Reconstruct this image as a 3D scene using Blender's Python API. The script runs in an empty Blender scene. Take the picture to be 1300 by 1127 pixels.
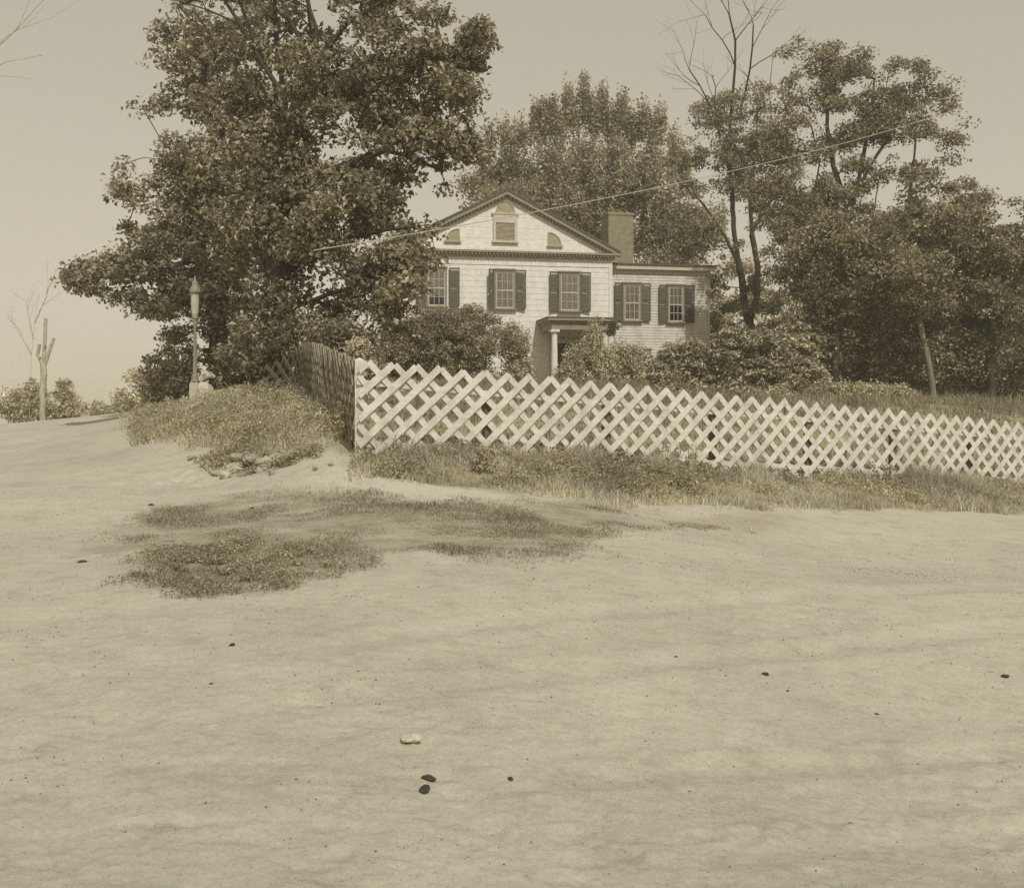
import bpy, math, random
import numpy as np
from mathutils import Vector
random.seed(7); rng = np.random.default_rng(7)
R = math.radians
S = bpy.context.scene
COL = S.collection
F = 1350.0; CX = 650.0; HY = 515.0; EYE = 1.6      # photograph: focal length in px, horizon row, eye height

# ------------------------------------------------------------------ helpers
def P(px, py, d):
    """point at depth d metres that the photograph shows at (px,py)"""
    return np.array([(px-CX)/F*d, d, EYE-(py-HY)/F*d])

def tag(o, label=None, cat=None, group=None, kind=None):
    if label: o['label'] = label
    if cat: o['category'] = cat
    if group: o['group'] = group
    if kind: o['kind'] = kind
    return o

def empty(name, loc, rz=0.0):
    o = bpy.data.objects.new(name, None); COL.objects.link(o)
    o.location = loc; o.rotation_euler = (0, 0, rz); o.empty_display_size = 0.3
    return o

def mesh_np(name, V, Fc, mat=None, parent=None, smooth=False, loc=None, rz=0.0):
    """V (n,3), Fc (m,k) all faces the same size"""
    V = np.asarray(V, dtype=np.float32); Fc = np.asarray(Fc, dtype=np.int32)
    me = bpy.data.meshes.new(name)
    k = Fc.shape[1]
    me.vertices.add(len(V)); me.vertices.foreach_set('co', V.ravel())
    me.loops.add(Fc.size); me.loops.foreach_set('vertex_index', Fc.ravel())
    me.polygons.add(len(Fc))
    me.polygons.foreach_set('loop_start', np.arange(0, Fc.size, k, dtype=np.int32))
    me.polygons.foreach_set('loop_total', np.full(len(Fc), k, dtype=np.int32))
    me.polygons.foreach_set('use_smooth', np.full(len(Fc), bool(smooth), dtype=bool))
    me.update(calc_edges=True)
    if mat: me.materials.append(mat)
    o = bpy.data.objects.new(name, me); COL.objects.link(o)
    if parent is not None: o.parent = parent
    if loc is not None: o.location = loc
    o.rotation_euler = (0, 0, rz)
    return o

class MB:
    def __init__(s): s.v = []; s.f = []
    def add(s, vs, fs):
        n = len(s.v); s.v += [tuple(map(float, v)) for v in vs]; s.f += [tuple(i+n for i in f) for f in fs]
        return s
    def box(s, x0, x1, y0, y1, z0, z1):
        return s.add([(x0,y0,z0),(x1,y0,z0),(x1,y1,z0),(x0,y1,z0),(x0,y0,z1),(x1,y0,z1),(x1,y1,z1),(x0,y1,z1)],
                     [(0,3,2,1),(4,5,6,7),(0,1,5,4),(1,2,6,5),(2,3,7,6),(3,0,4,7)])
    def hexa(s, vs):
        return s.add(vs, [(0,3,2,1),(4,5,6,7),(0,1,5,4),(1,2,6,5),(2,3,7,6),(3,0,4,7)])
    def prism_y(s, pts, y0, y1):
        """polygon in (x,z) extruded along y"""
        n = len(pts)
        vs = [(x,y0,z) for x,z in pts]+[(x,y1,z) for x,z in pts]
        fs = [tuple(range(n)), tuple(reversed(range(n, 2*n)))]
        fs += [((i+1)%n, i, i+n, (i+1)%n+n) for i in range(n)]
        return s.add(vs, fs)
    def lathe(s, prof, n=16, c=(0,0), square=False):
        """prof: list of (r,z)"""
        vs = []; fs = []
        for r, z in prof:
            for i in range(n):
                a = 2*math.pi*(i+.5)/n
                q = 1.0
                vs.append((c[0]+r*math.cos(a)*q, c[1]+r*math.sin(a)*q, z))
        for j in range(len(prof)-1):
            for i in range(n):
                k = (i+1) % n
                fs.append((j*n+i, j*n+k, (j+1)*n+k, (j+1)*n+i))
        fs.append(tuple(reversed(range(n)))); fs.append(tuple((len(prof)-1)*n+i for i in range(n)))
        return s.add(vs, fs)
    def tube(s, pts, rads, n=8):
        pts = [Vector(p) for p in pts]
        vs = []; fs = []
        for j, p in enumerate(pts):
            d = (pts[min(j+1, len(pts)-1)]-pts[max(j-1, 0)]).normalized()
            a = d.cross(Vector((0.3, 1, 0.1))).normalized(); b = d.cross(a)
            r = rads[j] if hasattr(rads, '__len__') else rads
            for i in range(n):
                t = 2*math.pi*i/n
                vs.append(p+a*(r*math.cos(t))+b*(r*math.sin(t)))
        for j in range(len(pts)-1):
            for i in range(n):
                k = (i+1) % n
                fs.append((j*n+i, j*n+k, (j+1)*n+k, (j+1)*n+i))
        fs.append(tuple(range(n))); fs.append(tuple(reversed([(len(pts)-1)*n+i for i in range(n)])))
        return s.add(vs, fs)
    def build(s, name, mat=None, parent=None, smooth=False, loc=None, rz=0.0):
        me = bpy.data.meshes.new(name); me.from_pydata(s.v, [], s.f); me.update()
        if smooth: me.polygons.foreach_set('use_smooth', [True]*len(me.polygons))
        if mat: me.materials.append(mat)
        o = bpy.data.objects.new(name, me); COL.objects.link(o)
        if parent is not None: o.parent = parent
        if loc is not None: o.location = loc
        o.rotation_euler = (0, 0, rz)
        return o

# value noise -------------------------------------------------------------
_perm = np.random.default_rng(3).random((64, 64, 64)).astype(np.float32)
def vnoise(x, y, z=0.0):
    x = np.asarray(x, float); y = np.asarray(y, float); z = np.asarray(z, float)+np.zeros_like(x)
    xi = np.floor(x).astype(int); yi = np.floor(y).astype(int); zi = np.floor(z).astype(int)
    fx = x-xi; fy = y-yi; fz = z-zi
    fx = fx*fx*(3-2*fx); fy = fy*fy*(3-2*fy); fz = fz*fz*(3-2*fz)
    def g(a, b, c): return _perm[(xi+a) & 63, (yi+b) & 63, (zi+c) & 63]
    def lx(b, c): return g(0,b,c)*(1-fx)+g(1,b,c)*fx
    def ly(c): return lx(0,c)*(1-fy)+lx(1,c)*fy
    return (ly(0)*(1-fz)+ly(1)*fz)*2-1
def fbm(x, y, z=0.0, o=4):
    t = 0; a = 1.0; s = 1.0
    for i in range(o):
        t = t+a*vnoise(np.asarray(x)*s+i*17.3, np.asarray(y)*s+i*9.1, np.asarray(z)*s+i*5.7); a *= .5; s *= 2.03
    return t

# ------------------------------------------------------------------ materials
TONE = np.array([1.0, 0.895, 0.60])
def tone(v, k=1.0):
    t = np.array([1.0, 1-(1-0.90)*k, 1-(1-0.63)*k]); c = v*t; return (float(c[0]), float(c[1]), float(c[2]), 1)

def nodes(name):
    m = bpy.data.materials.new(name); m.use_nodes = True
    nt = m.node_tree; b = nt.nodes['Principled BSDF']
    return m, nt, b
def ramp(nt, fac, stops):
    r = nt.nodes.new('ShaderNodeValToRGB')
    e = r.color_ramp.elements
    while len(e) > 1: e.remove(e[-1])
    e[0].position = stops[0][0]; e[0].color = stops[0][1]
    for p, c in stops[1:]:
        q = e.new(p); q.color = c
    nt.links.new(fac, r.inputs[0]); return r.outputs[0]
def noise(nt, scale, detail=4, rough=.6, coord='Object', stretch=None):
    t = nt.nodes.new('ShaderNodeTexCoord'); n = nt.nodes.new('ShaderNodeTexNoise')
    n.inputs['Scale'].default_value = scale; n.inputs['Detail'].default_value = detail; n.inputs['Roughness'].default_value = rough
    src = t.outputs[coord]
    if stretch:
        mp = nt.nodes.new('ShaderNodeMapping'); mp.inputs['Scale'].default_value = stretch
        nt.links.new(src, mp.inputs[0]); src = mp.outputs[0]
    nt.links.new(src, n.inputs['Vector']); return n.outputs['Fac']
def mixc(nt, fac, a, b, mode='MIX'):
    m = nt.nodes.new('ShaderNodeMix'); m.data_type = 'RGBA'; m.blend_type = mode
    if isinstance(fac, float): m.inputs[0].default_value = fac
    else: nt.links.new(fac, m.inputs[0])
    for i, s in ((6, a), (7, b)):
        if isinstance(s, tuple): m.inputs[i].default_value = s
        else: nt.links.new(s, m.inputs[i])
    return m.outputs[2]
def bump(nt, b, fac, strength=.3, dist=.01):
    n = nt.nodes.new('ShaderNodeBump'); n.inputs['Strength'].default_value = strength; n.inputs['Distance'].default_value = dist
    nt.links.new(fac, n.inputs['Height']); nt.links.new(n.outputs[0], b.inputs['Normal']); return n

def mat_plain(name, v, k=1.0, var=.15, scale=6, rough=.8, bs=.2, bd=.005, stretch=None, spec=.2):
    m, nt, b = nodes(name)
    n = noise(nt, scale, 5, .65, stretch=stretch)
    c = ramp(nt, n, [(.25, tone(v*(1-var), k)), (.75, tone(v*(1+var), k))])
    nt.links.new(c, b.inputs['Base Color']); b.inputs['Roughness'].default_value = rough
    b.inputs['Specular IOR Level'].default_value = spec
    bump(nt, b, n, bs, bd)
    return m

def mat_paint(name, v, dirt=.35, k=.8):
    """old white paint: grain, streaks running down, grime patches"""
    m, nt, b = nodes(name)
    n1 = noise(nt, 3.0, 6, .7, stretch=(1.2, 1.2, .7)); n2 = noise(nt, 22, 4, .7, stretch=(.12, .12, 1.0))
    c1 = ramp(nt, n1, [(.36, tone(v*(1-dirt), k*1.15)), (.56, tone(v, k))])
    c2 = ramp(nt, n2, [(.25, tone(.80, .3)), (.6, (1, 1, 1, 1))])
    c = mixc(nt, 1.0, c1, c2, 'MULTIPLY')
    nt.links.new(c, b.inputs['Base Color']); b.inputs['Roughness'].default_value = .75
    b.inputs['Specular IOR Level'].default_value = .25
    bump(nt, b, n2, .12, .003)
    return m

def mat_leaf(name, v, k=1.1, trans=.28, var=.45, rough=.5):
    m, nt, b = nodes(name)
    g = nt.nodes.new('ShaderNodeNewGeometry')
    n = noise(nt, .55, 3, .5)
    c1 = ramp(nt, g.outputs['Random Per Island'], [(0, tone(v*(1-var), k*1.1)), (.6, tone(v, k)), (1, tone(v*(1+var*1.3), k*.9))])
    c2 = ramp(nt, n, [(.3, (.68, .68, .68, 1)), (.7, (1.3, 1.3, 1.3, 1))])
    c = mixc(nt, 1.0, c1, c2, 'MULTIPLY')
    nt.links.new(c, b.inputs['Base Color']); b.inputs['Roughness'].default_value = rough
    b.inputs['Specular IOR Level'].default_value = .4
    t = nt.nodes.new('ShaderNodeBsdfTranslucent'); nt.links.new(c, t.inputs['Color'])
    mx = nt.nodes.new('ShaderNodeMixShader'); mx.inputs[0].default_value = trans
    nt.links.new(b.outputs[0], mx.inputs[1]); nt.links.new(t.outputs[0], mx.inputs[2])
    nt.links.new(mx.outputs[0], nt.nodes['Material Output'].inputs['Surface'])
    return m

def mat_bark(name, v, k=1.0):
    m, nt, b = nodes(name)
    n = noise(nt, 5, 6, .7, stretch=(2.2, 2.2, .5))
    c = ramp(nt, n, [(.3, tone(v*.55, k)), (.7, tone(v*1.35, k))])
    nt.links.new(c, b.inputs['Base Color']); b.inputs['Roughness'].default_value = .9; b.inputs['Specular IOR Level'].default_value = .1
    bump(nt, b, n, .8, .03)
    return m

M = dict(
    wall=mat_paint('painted_clapboard', .74, .14, .35),
    wing=mat_paint('weathered_clapboard', .62, .22, .45),
    trim=mat_plain('painted_trim', .50, .8, .15, 8),
    darktrim=mat_plain('cornice_paint', .25, 1.0, .25, 8),
    shutter=mat_plain('shutter_paint', .105, 1.1, .35, 14, .6),
    shutter2=mat_plain('dark_shutter_paint', .045, 1.1, .3, 14, .6),
    casing=mat_plain('casing_paint', .22, .9, .2, 10),
    sash=mat_plain('sash_paint', .46, .6, .2, 10),
    louvre=mat_plain('faded_board_paint', .34, 1.15, .15, 8),
    roof=mat_plain('roof_shingle', .10, .9, .3, 12, .85, .5, .02),
    brickish=None, glass=None,
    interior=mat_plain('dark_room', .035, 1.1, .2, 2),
    door=mat_plain('door_paint', .05, 1.1, .2, 5),
    curtain=mat_plain('lace_curtain', .72, .35, .15, 9, .9),
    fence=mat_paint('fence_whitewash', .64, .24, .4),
    fence_bare_shade=mat_paint('bare_and_shade_fence_board', .22, .5, 1.0),  # bare post wood; on the side fence rails its darkness stands for shade
    fence_shade=mat_paint('shade_toned_fence_board', .27, .5, 1.0),  # near side fence: shade put into the board colour
    fence_deep_shade=mat_paint('deep_shade_fence_board', .13, .3, 1.1),  # far side fence: deeper shade painted as a darker board colour
    iron=mat_plain('painted_iron', .24, .9, .18, 15, .55, .2, .003),
    lampglass=mat_plain('frosted_lamp_glass', .45, .7, .08, 10, .35, .05, .002, spec=.5),
    stone=mat_plain('pale_stone', .46, .8, .22, 7, .85, .5, .02),
    rubble=mat_plain('dusty_rock', .30, .8, .35, 9, .9, .6, .03),
    darkstone=mat_plain('dark_stone', .05, 1.0, .35, 30, .7, .5, .01),
    wire=mat_plain('wire_metal', .42, .8, .05, 20, .5),
    barkdark=mat_bark('dark_bark', .060),
    bark=mat_bark('grey_bark', .10),
    barkpale=mat_bark('pale_bark', .19),
    barkhaze=mat_bark('haze_pale_bark', .42, .9),  # haze and blur fading painted into the bark colour
    maple=mat_leaf('maple_leaf', .32, 1.2, .42, .7, .4),
    darkleaf=mat_leaf('shade_leaf', .30, 1.25, .35, .6, .42),
    poplar=mat_leaf('poplar_leaf', .40, 1.15, .4),
    locust=mat_leaf('locust_leaf', .30, 1.2, .4, .6, .45),
    paleleaf=mat_leaf('pale_leaf', .60, 1.05, .4),  # pale foliage; on the far bushes the paleness is painted haze
    gloss=mat_leaf('glossy_leaf', .40, 1.1, .2, .5, .35),
    yew=mat_leaf('yew_leaf', .33, 1.25, .18, .45),
    juniper=mat_leaf('juniper_leaf', .50, 1.15, .2, .35, .7),
    drygrass=mat_leaf('dry_grass', .56, .85, .35, .35, .8),
    greengrass=mat_leaf('green_grass', .30, 1.1, .35, .45, .75),
    patchgrass=mat_leaf('trodden_grass', .34, 1.15, .3, .5, .75),
    weed=mat_leaf('weed_leaf', .42, 1.2, .3, .45, .6),
)
def mat_brick():
    m, nt, b = nodes('painted_brick')
    t = nt.nodes.new('ShaderNodeTexCoord'); br = nt.nodes.new('ShaderNodeTexBrick')
    mp = nt.nodes.new('ShaderNodeMapping'); mp.inputs['Rotation'].default_value = (R(90), 0, 0)
    nt.links.new(t.outputs['Object'], mp.inputs[0]); nt.links.new(mp.outputs[0], br.inputs['Vector'])
    br.inputs['Scale'].default_value = 1.0; br.inputs['Brick Width'].default_value = .21; br.inputs['Row Height'].default_value = .075
    br.inputs['Mortar Size'].default_value = .008
    br.inputs['Color1'].default_value = tone(.20, 1.25); br.inputs['Color2'].default_value = tone(.255, 1.25); br.inputs['Mortar'].default_value = tone(.30, 1.1)
    n = noise(nt, 4, 5, .7)
    c = ramp(nt, n, [(.3, (.82, .82, .82, 1)), (.7, (1.12, 1.12, 1.12, 1))])
    nt.links.new(mixc(nt, 1.0, br.outputs['Color'], c, 'MULTIPLY'), b.inputs['Base Color'])
    b.inputs['Roughness'].default_value = .9
    bump(nt, b, br.outputs['Fac'], .4, -.006)
    return m
M['brick'] = mat_brick()
def mat_glass():
    m, nt, b = nodes('window_glass')
    tr = nt.nodes.new('ShaderNodeBsdfTransparent'); tr.inputs[0].default_value = tone(.97, .2)
    gl = nt.nodes.new('ShaderNodeBsdfGlossy'); gl.inputs['Roughness'].default_value = .06; gl.inputs[0].default_value = (.9, .9, .9, 1)
    lw = nt.nodes.new('ShaderNodeFresnel'); lw.inputs[0].default_value = 1.55
    n = noise(nt, 3, 2, .5); bm = nt.nodes.new('ShaderNodeBump'); bm.inputs['Strength'].default_value = .15; bm.inputs['Distance'].default_value = .02
    nt.links.new(n, bm.inputs['Height']); nt.links.new(bm.outputs[0], gl.inputs['Normal'])
    mx = nt.nodes.new('ShaderNodeMixShader'); nt.links.new(lw.outputs[0], mx.inputs[0])
    nt.links.new(tr.outputs[0], mx.inputs[1]); nt.links.new(gl.outputs[0], mx.inputs[2])
    nt.links.new(mx.outputs[0], nt.nodes['Material Output'].inputs['Surface'])
    return m
M['glass'] = mat_glass()

# ------------------------------------------------------------------ terrain
CTRL = []
def cp(px, py, d): q = P(px, py, d); CTRL.append((q[0], q[1], q[2]))
for t in [(650,700,10.6),(650,800,7.6),(650,640,14.2),(900,700,12.0),(900,800,8.3),
          (60,533,40),(110,534,38),(160,534,36),(100,560,25),(100,620,15.5),(100,700,11),(250,650,13.6),(250,750,8.9),
          (180,566,23),(215,588,18.5),(270,607,16.6),(330,612,15.7),(440,614,15.0),(550,622,14.7),(650,630,14.8),(820,640,15.9),(1000,645,17.4),(1280,650,20.2),
          (465,578,16.0),(560,580,16.35),(650,583,16.9),(740,588,17.5),(865,597,18.7),(960,602,19.7),(1060,607,20.8),(1270,618,22.9),(1400,626,24.8),
          (455,573,16.3),(440,556,17.1),(425,542,18.3),(405,528,20.5),(393,512,22.5),(387,500,24.5),(362,494,26.2),(348,492,26.8),
          (400,575,16.6),(350,575,17.3),(290,573,18.3),(300,545,20.5),(350,530,20.5),(230,553,21),(200,535,28),(250,530,25),(250,514,28.5),(300,505,29),(300,503,30),(195,524,34),
          (1183,506,41),(1250,508,41),(1100,508,38),(1000,512,32),(1270,528,30.5),(1150,522,29.5),(1000,520,26),(800,505,30),(600,500,30),(500,500,28),
          (1270,750,11),(1270,900,6.8),(1270,1100,4.4),(1100,720,13.0),(1400,700,15.5)]: cp(*t)
CTRL += [(-4.8,47,2.6),(0,47,2.6),(5,48,2.6),(10,50,2.6),(-10,46,2.2),(5,60,2.6),(-5,60,2.5),(20,60,2.0),(25,45,1.6),(0,75,2.3),(30,75,1.2),(-30,60,.0),(-20,52,.35),(-55,60,-.4),
         (-60,110,-2.2),(0,110,1),(60,110,0),(-14,38,1.15),(0,0,0),(-2,3,.0),(2,3,-.07),(0,-4,.0),(-8,4,.15),(8,2,-.45),(-20,10,.5),(20,8,-1),(-25,-20,.3),(25,-20,-1.5),(-40,30,.5),(35,25,-1.2)]
_c = np.array(CTRL)
def _tps(r2): return np.where(r2 > 1e-12, .5*r2*np.log(np.maximum(r2, 1e-12)), 0)
_n = len(_c)
_K = _tps(((_c[:, None, :2]-_c[None, :, :2])**2).sum(-1))+np.eye(_n)*.6
_Pm = np.c_[np.ones(_n), _c[:, :2]]
_A = np.zeros((_n+3, _n+3)); _A[:_n, :_n] = _K; _A[:_n, _n:] = _Pm; _A[_n:, :_n] = _Pm.T
_w = np.linalg.solve(_A, np.r_[_c[:, 2], 0, 0, 0])
def zbase(x, y):
    x = np.atleast_1d(np.asarray(x, float)); y = np.atleast_1d(np.asarray(y, float)); sh = x.shape
    x = x.ravel(); y = y.ravel(); out = np.empty(len(x))
    for i in range(0, len(x), 40000):
        a = x[i:i+40000]; b = y[i:i+40000]
        out[i:i+40000] = _tps((a[:, None]-_c[:, 0])**2+(b[:, None]-_c[:, 1])**2)@_w[:_n]+_w[_n]+_w[_n+1]*a+_w[_n+2]*b
    r = np.hypot(x, y-20)
    t = np.clip((r-75)/50, 0, 1); t = t*t*(3-2*t)
    far = .4-.022*np.maximum(r-70, 0)+fbm(x/60, y/60)*.6
    return (out*(1-t)+far*t).reshape(sh)

def inpoly(x, y, poly):
    x = np.asarray(x); y = np.asarray(y); ins = np.zeros(x.shape, bool); n = len(poly)
    for i in range(n):
        x1, y1 = poly[i]; x2, y2 = poly[(i+1) % n]
        c = ((y1 > y) != (y2 > y)) & (x < (x2-x1)*(y-y1)/((y2-y1) if y2 != y1 else 1e-9)+x1)
        ins ^= c
    return ins
_hit = {}
def hit(px, py, dmin=2.0, dmax=70.0):
    """where the view ray of a photograph point meets the ground"""
    k = (px, py, dmin)
    if k in _hit: return _hit[k]
    d = np.linspace(dmin, dmax, 1500); x = (px-CX)/F*d; zr = EYE-(py-HY)/F*d
    below = np.nonzero(zbase(x, d) >= zr)[0]
    i = below[0] if len(below) else len(d)-1
    _hit[k] = (x[i], d[i]); return _hit[k]
def w2(px, d): return ((px-CX)/F*d, d)

# vegetated ground (strip outside the fence, the bank, the yard)
VEG = [w2(*t) for t in [(455,15.75),(500,15.3),(572,14.9),(650,14.95),(820,16.0),(1000,17.5),(1280,20.3)]]+[(18,24),(60,34),(70,110),(-10,110),(-13,48)]
VEG += [w2(*t) for t in [(190,40),(178,35),(165,29),(172,25),(205,21.5),(262,19.3),(330,17.9),(400,17.0)]]
PATCH = [hit(*t) for t in [(205,642),(300,629),(385,627),(500,634),(640,640),(760,640),(835,648),(830,664),(760,672),(740,700),(650,716),(560,700),(480,700),(400,735),(340,752),(260,750),(185,738),(190,700),(110,706),(150,672)]]
DARKP = [hit(*t) for t in [(190,702),(250,690),(340,693),(385,715),(375,745),(310,752),(240,748),(188,738)]]
SMALLP = [hit(*t) for t in [(840,668),(900,655),(980,655),(1030,662),(980,668),(900,672)]]
BACKP = [(-20,44),(-60,36),(-90,60),(-90,120),(-20,120)]
def soft(x, y, poly, w, s):
    """noisy 0..1 membership"""
    acc = 0
    for k in range(5):
        a = fbm(x*s+k*31.7, y*s+k*3.1, k*4.4, 3)*w; b = fbm(x*s+50+k*11.3, y*s-20+k*7.7, k*2.2, 3)*w
        acc = acc+inpoly(x+a, y+b, poly)
    return acc/5.0

def tracks(x, y):
    """cart ruts crossing the bare ground"""
    h = 0
    for (x0, y0, x1, y1, bend, wd, dp) in [(-2.5,6.0,12,13.2,1.2,.16,.012),(-2.2,5.1,13,11.6,1.1,.16,.012),(-.5,4.6,9,7.4,.5,.12,.012),(.3,3.9,9,6.6,.4,.12,.010),
                                           (-9,14,-.5,4.0,-.6,.2,.008),(2,8.8,14,16.2,.8,.16,.010)]:
        L = math.hypot(x1-x0, y1-y0); ux, uy = (x1-x0)/L, (y1-y0)/L
        t = ((x-x0)*ux+(y-y0)*uy)/L; s = -(x-x0)*uy+(y-y0)*ux
        s = s-bend*np.sin(np.clip(t, 0, 1)*math.pi)-.05*fbm(t*6, t*0+wd*50, 0, 2)
        e = np.clip(t*6, 0, 1)*np.clip((1-t)*6, 0, 1)
        g = np.exp(-(s/wd)**2); h = h+e*dp*1.5*(-g+.45*np.exp(-((np.abs(s)-wd*1.7)/(wd*.7))**2))
    return h
_hp = np.random.default_rng(21)
PRINTS = []
for (x0, y0, x1, y1, n) in [(1.2,4.6,9,8.6,70),(.5,4.2,3.5,4.9,34),(2,8.5,12,13.5,90),(-3,3.6,.2,4.6,30),(3,5.2,6.5,10,60),(2.4,3.9,3.6,6.0,30),(-6,9,-2,6,24),(-4,5,6,6.2,60),(4,9,11,9.5,60)]:
    for k in range(n):
        t = _hp.random(); PRINTS.append((x0+(x1-x0)*t+_hp.normal()*.22, y0+(y1-y0)*t+_hp.normal()*.22, .045+.03*_hp.random(), .012+.012*_hp.random()))
def prints(x, y):
    h = np.zeros_like(x)
    for a, b, r, d in PRINTS:
        m = np.nonzero((np.abs(x-a) < .3) & (np.abs(y-b) < .3))
        q = ((x[m]-a)**2+((y[m]-b)*.8)**2)/r**2
        h[m] += d*(-np.exp(-q**1.5)+.45*np.exp(-(np.sqrt(q)-1.45)**2*5))
    return h
def detail(x, y, veg):
    r = np.hypot(x, y)
    h = fbm(x*.55, y*.55, 1.1, 3)*.016+fbm(x*2.3, y*2.3, 3.3, 3)*.006*np.clip(25/np.maximum(r, 1), .2, 1)
    h += fbm(x*11, y*11, 7.7, 3)*.006*np.clip(1.4-r/14, 0, 1)
    h -= np.maximum(fbm(x*3.2+y*1.1, y*5.5-x*.8, 4.1, 3)-.55, 0)*.016*np.clip(1.3-r/18, 0, 1)
    h += tracks(x, y)
    if x.size > 5: h = h+prints(x, y)*.32
    # eroded gully on the face of the bank
    g = np.exp(-(((x+5.2)/1.5)**2+((y-17.2)/1.1)**2))
    h -= g*.16*(.5+.5*vnoise(x*3.1, y*3.1, 2.2)); h += g*.05*fbm(x*6, y*6, 4.4, 3)
    h += veg*fbm(x*1.3, y*1.3, 9.9, 3)*.035
    return h
def zg(x, y):
    x = np.atleast_1d(np.asarray(x, float)); y = np.atleast_1d(np.asarray(y, float))
    veg = inpoly(x, y, VEG).astype(float)
    return zbase(x, y)+detail(x, y, veg)
def z1(x, y): return float(zg(x, y)[0])

def build_ground():
    a_in = np.linspace(R(-36), R(36), 600); a_out = np.linspace(R(36), R(324), 90)[1:-1]
    ang = np.r_[a_in, a_out]; na = len(ang)
    rad = np.r_[np.geomspace(.6, 2.98, 30), np.geomspace(3, 20, 560), np.geomspace(20.1, 60, 130), np.geomspace(62, 900, 60)]; nr = len(rad)
    A, Rr = np.meshgrid(ang, rad)
    X = (np.sin(A)*Rr).ravel(); Y = (np.cos(A)*Rr).ravel()
    sv = soft(X, Y, VEG, .22, 1.6)
    sp = soft(X, Y, PATCH, .55, 1.1); dk = soft(X, Y, DARKP, .3, 1.6); sm = soft(X, Y, SMALLP, .35, 1.4); bk = soft(X, Y, BACKP, 1.0, .3)
    er = np.exp(-(((X+5.0)/2.2)**2+((Y-17.0)/.9)**2))
    Z = zbase(X, Y)+detail(X, Y, inpoly(X, Y, VEG).astype(float))
    V = np.c_[X, Y, Z]
    i = np.arange(nr-1)[:, None]*na; j = np.arange(na)[None, :]; k = (j+1) % na
    Fc = np.stack([(i+j), (i+k), (i+na+k), (i+na+j)], -1).reshape(-1, 4)[:, ::-1]
    V = np.vstack([V, [[0, 0, z1(0, 0)]]])
    o = mesh_np('ground', V, Fc, smooth=True)
    me = o.data
    g = np.r_[np.maximum(sv*(1-.6*er), np.maximum(sm*.5, bk)), 0]; p = np.r_[np.clip(sp*.95+dk*.2, 0, 1)*np.clip(.85+.5*fbm(X*1.5, Y*3.2, 5.5, 4), .1, 1), 0]
    for nm, arr in (('veg', g), ('patch', p)):
        at = me.attributes.new(nm, 'FLOAT', 'POINT'); at.data.foreach_set('value', arr.astype(np.float32))
    m, nt, b = nodes('earth_and_grass')
    def attr(n):
        q = nt.nodes.new('ShaderNodeAttribute'); q.attribute_name = n; return q.outputs['Fac']
    n1 = noise(nt, .45, 5, .6); n2 = noise(nt, 3.5, 6, .7); n3 = noise(nt, 55, 6, .85); n4 = noise(nt, 26, 6, .9)
    dirt = ramp(nt, n1, [(.3, tone(.40, .70)), (.7, tone(.49, .66))])
    c2 = ramp(nt, n2, [(.28, (.80, .79, .76, 1)), (.46, (.98, .98, .97, 1)), (.7, (1.05, 1.05, 1.05, 1))])
    dirt = mixc(nt, 1.0, dirt, c2, 'MULTIPLY')
    c3 = ramp(nt, n3, [(.28, (.45, .44, .40, 1)), (.43, (.95, .95, .95, 1)), (.8, (1.10, 1.10, 1.10, 1))])
    dirt = mixc(nt, 1.0, dirt, c3, 'MULTIPLY')
    c4 = ramp(nt, n4, [(.28, (.38, .37, .33, 1)), (.41, (.92, .92, .91, 1)), (.55, (1.02, 1.02, 1.02, 1)), (.72, (1.14, 1.14, 1.13, 1))])
    dirt = mixc(nt, 1.0, dirt, c4, 'MULTIPLY')
    n5 = noise(nt, 120, 4, .85); n6 = noise(nt, 1.1, 3, .6)
    c5 = ramp(nt, n5, [(.30, (.42, .41, .37, 1)), (.44, (.93, .93, .92, 1)), (.60, (1.03, 1.03, 1.03, 1)), (.72, (1.25, 1.25, 1.22, 1))])
    gm = ramp(nt, n6, [(.42, (.25, .25, .25, 1)), (.62, (1, 1, 1, 1))])
    dirt = mixc(nt, gm, dirt, mixc(nt, 1.0, dirt, c5, 'MULTIPLY'))
    soil = ramp(nt, n2, [(.3, tone(.24, 1.3)), (.7, tone(.34, 1.25))])
    psoil = ramp(nt, n2, [(.3, tone(.20, .95)), (.7, tone(.33, .95))])
    c = mixc(nt, attr('patch'), dirt, psoil); c = mixc(nt, attr('veg'), c, soil)
    nt.links.new(c, b.inputs['Base Color']); b.inputs['Roughness'].default_value = .95; b.inputs['Specular IOR Level'].default_value = .08
    b1 = bump(nt, b, n3, .55, .012)
    b2 = nt.nodes.new('ShaderNodeBump'); b2.inputs['Strength'].default_value = .3; b2.inputs['Distance'].default_value = .015
    nt.links.new(n2, b2.inputs['Height']); nt.links.new(b2.outputs[0], b1.inputs['Normal'])
    me.materials.append(m)
    tag(o, 'bare earth crossroads rising to a grassy bank and yard', 'ground', kind='structure')
build_ground()

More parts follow.
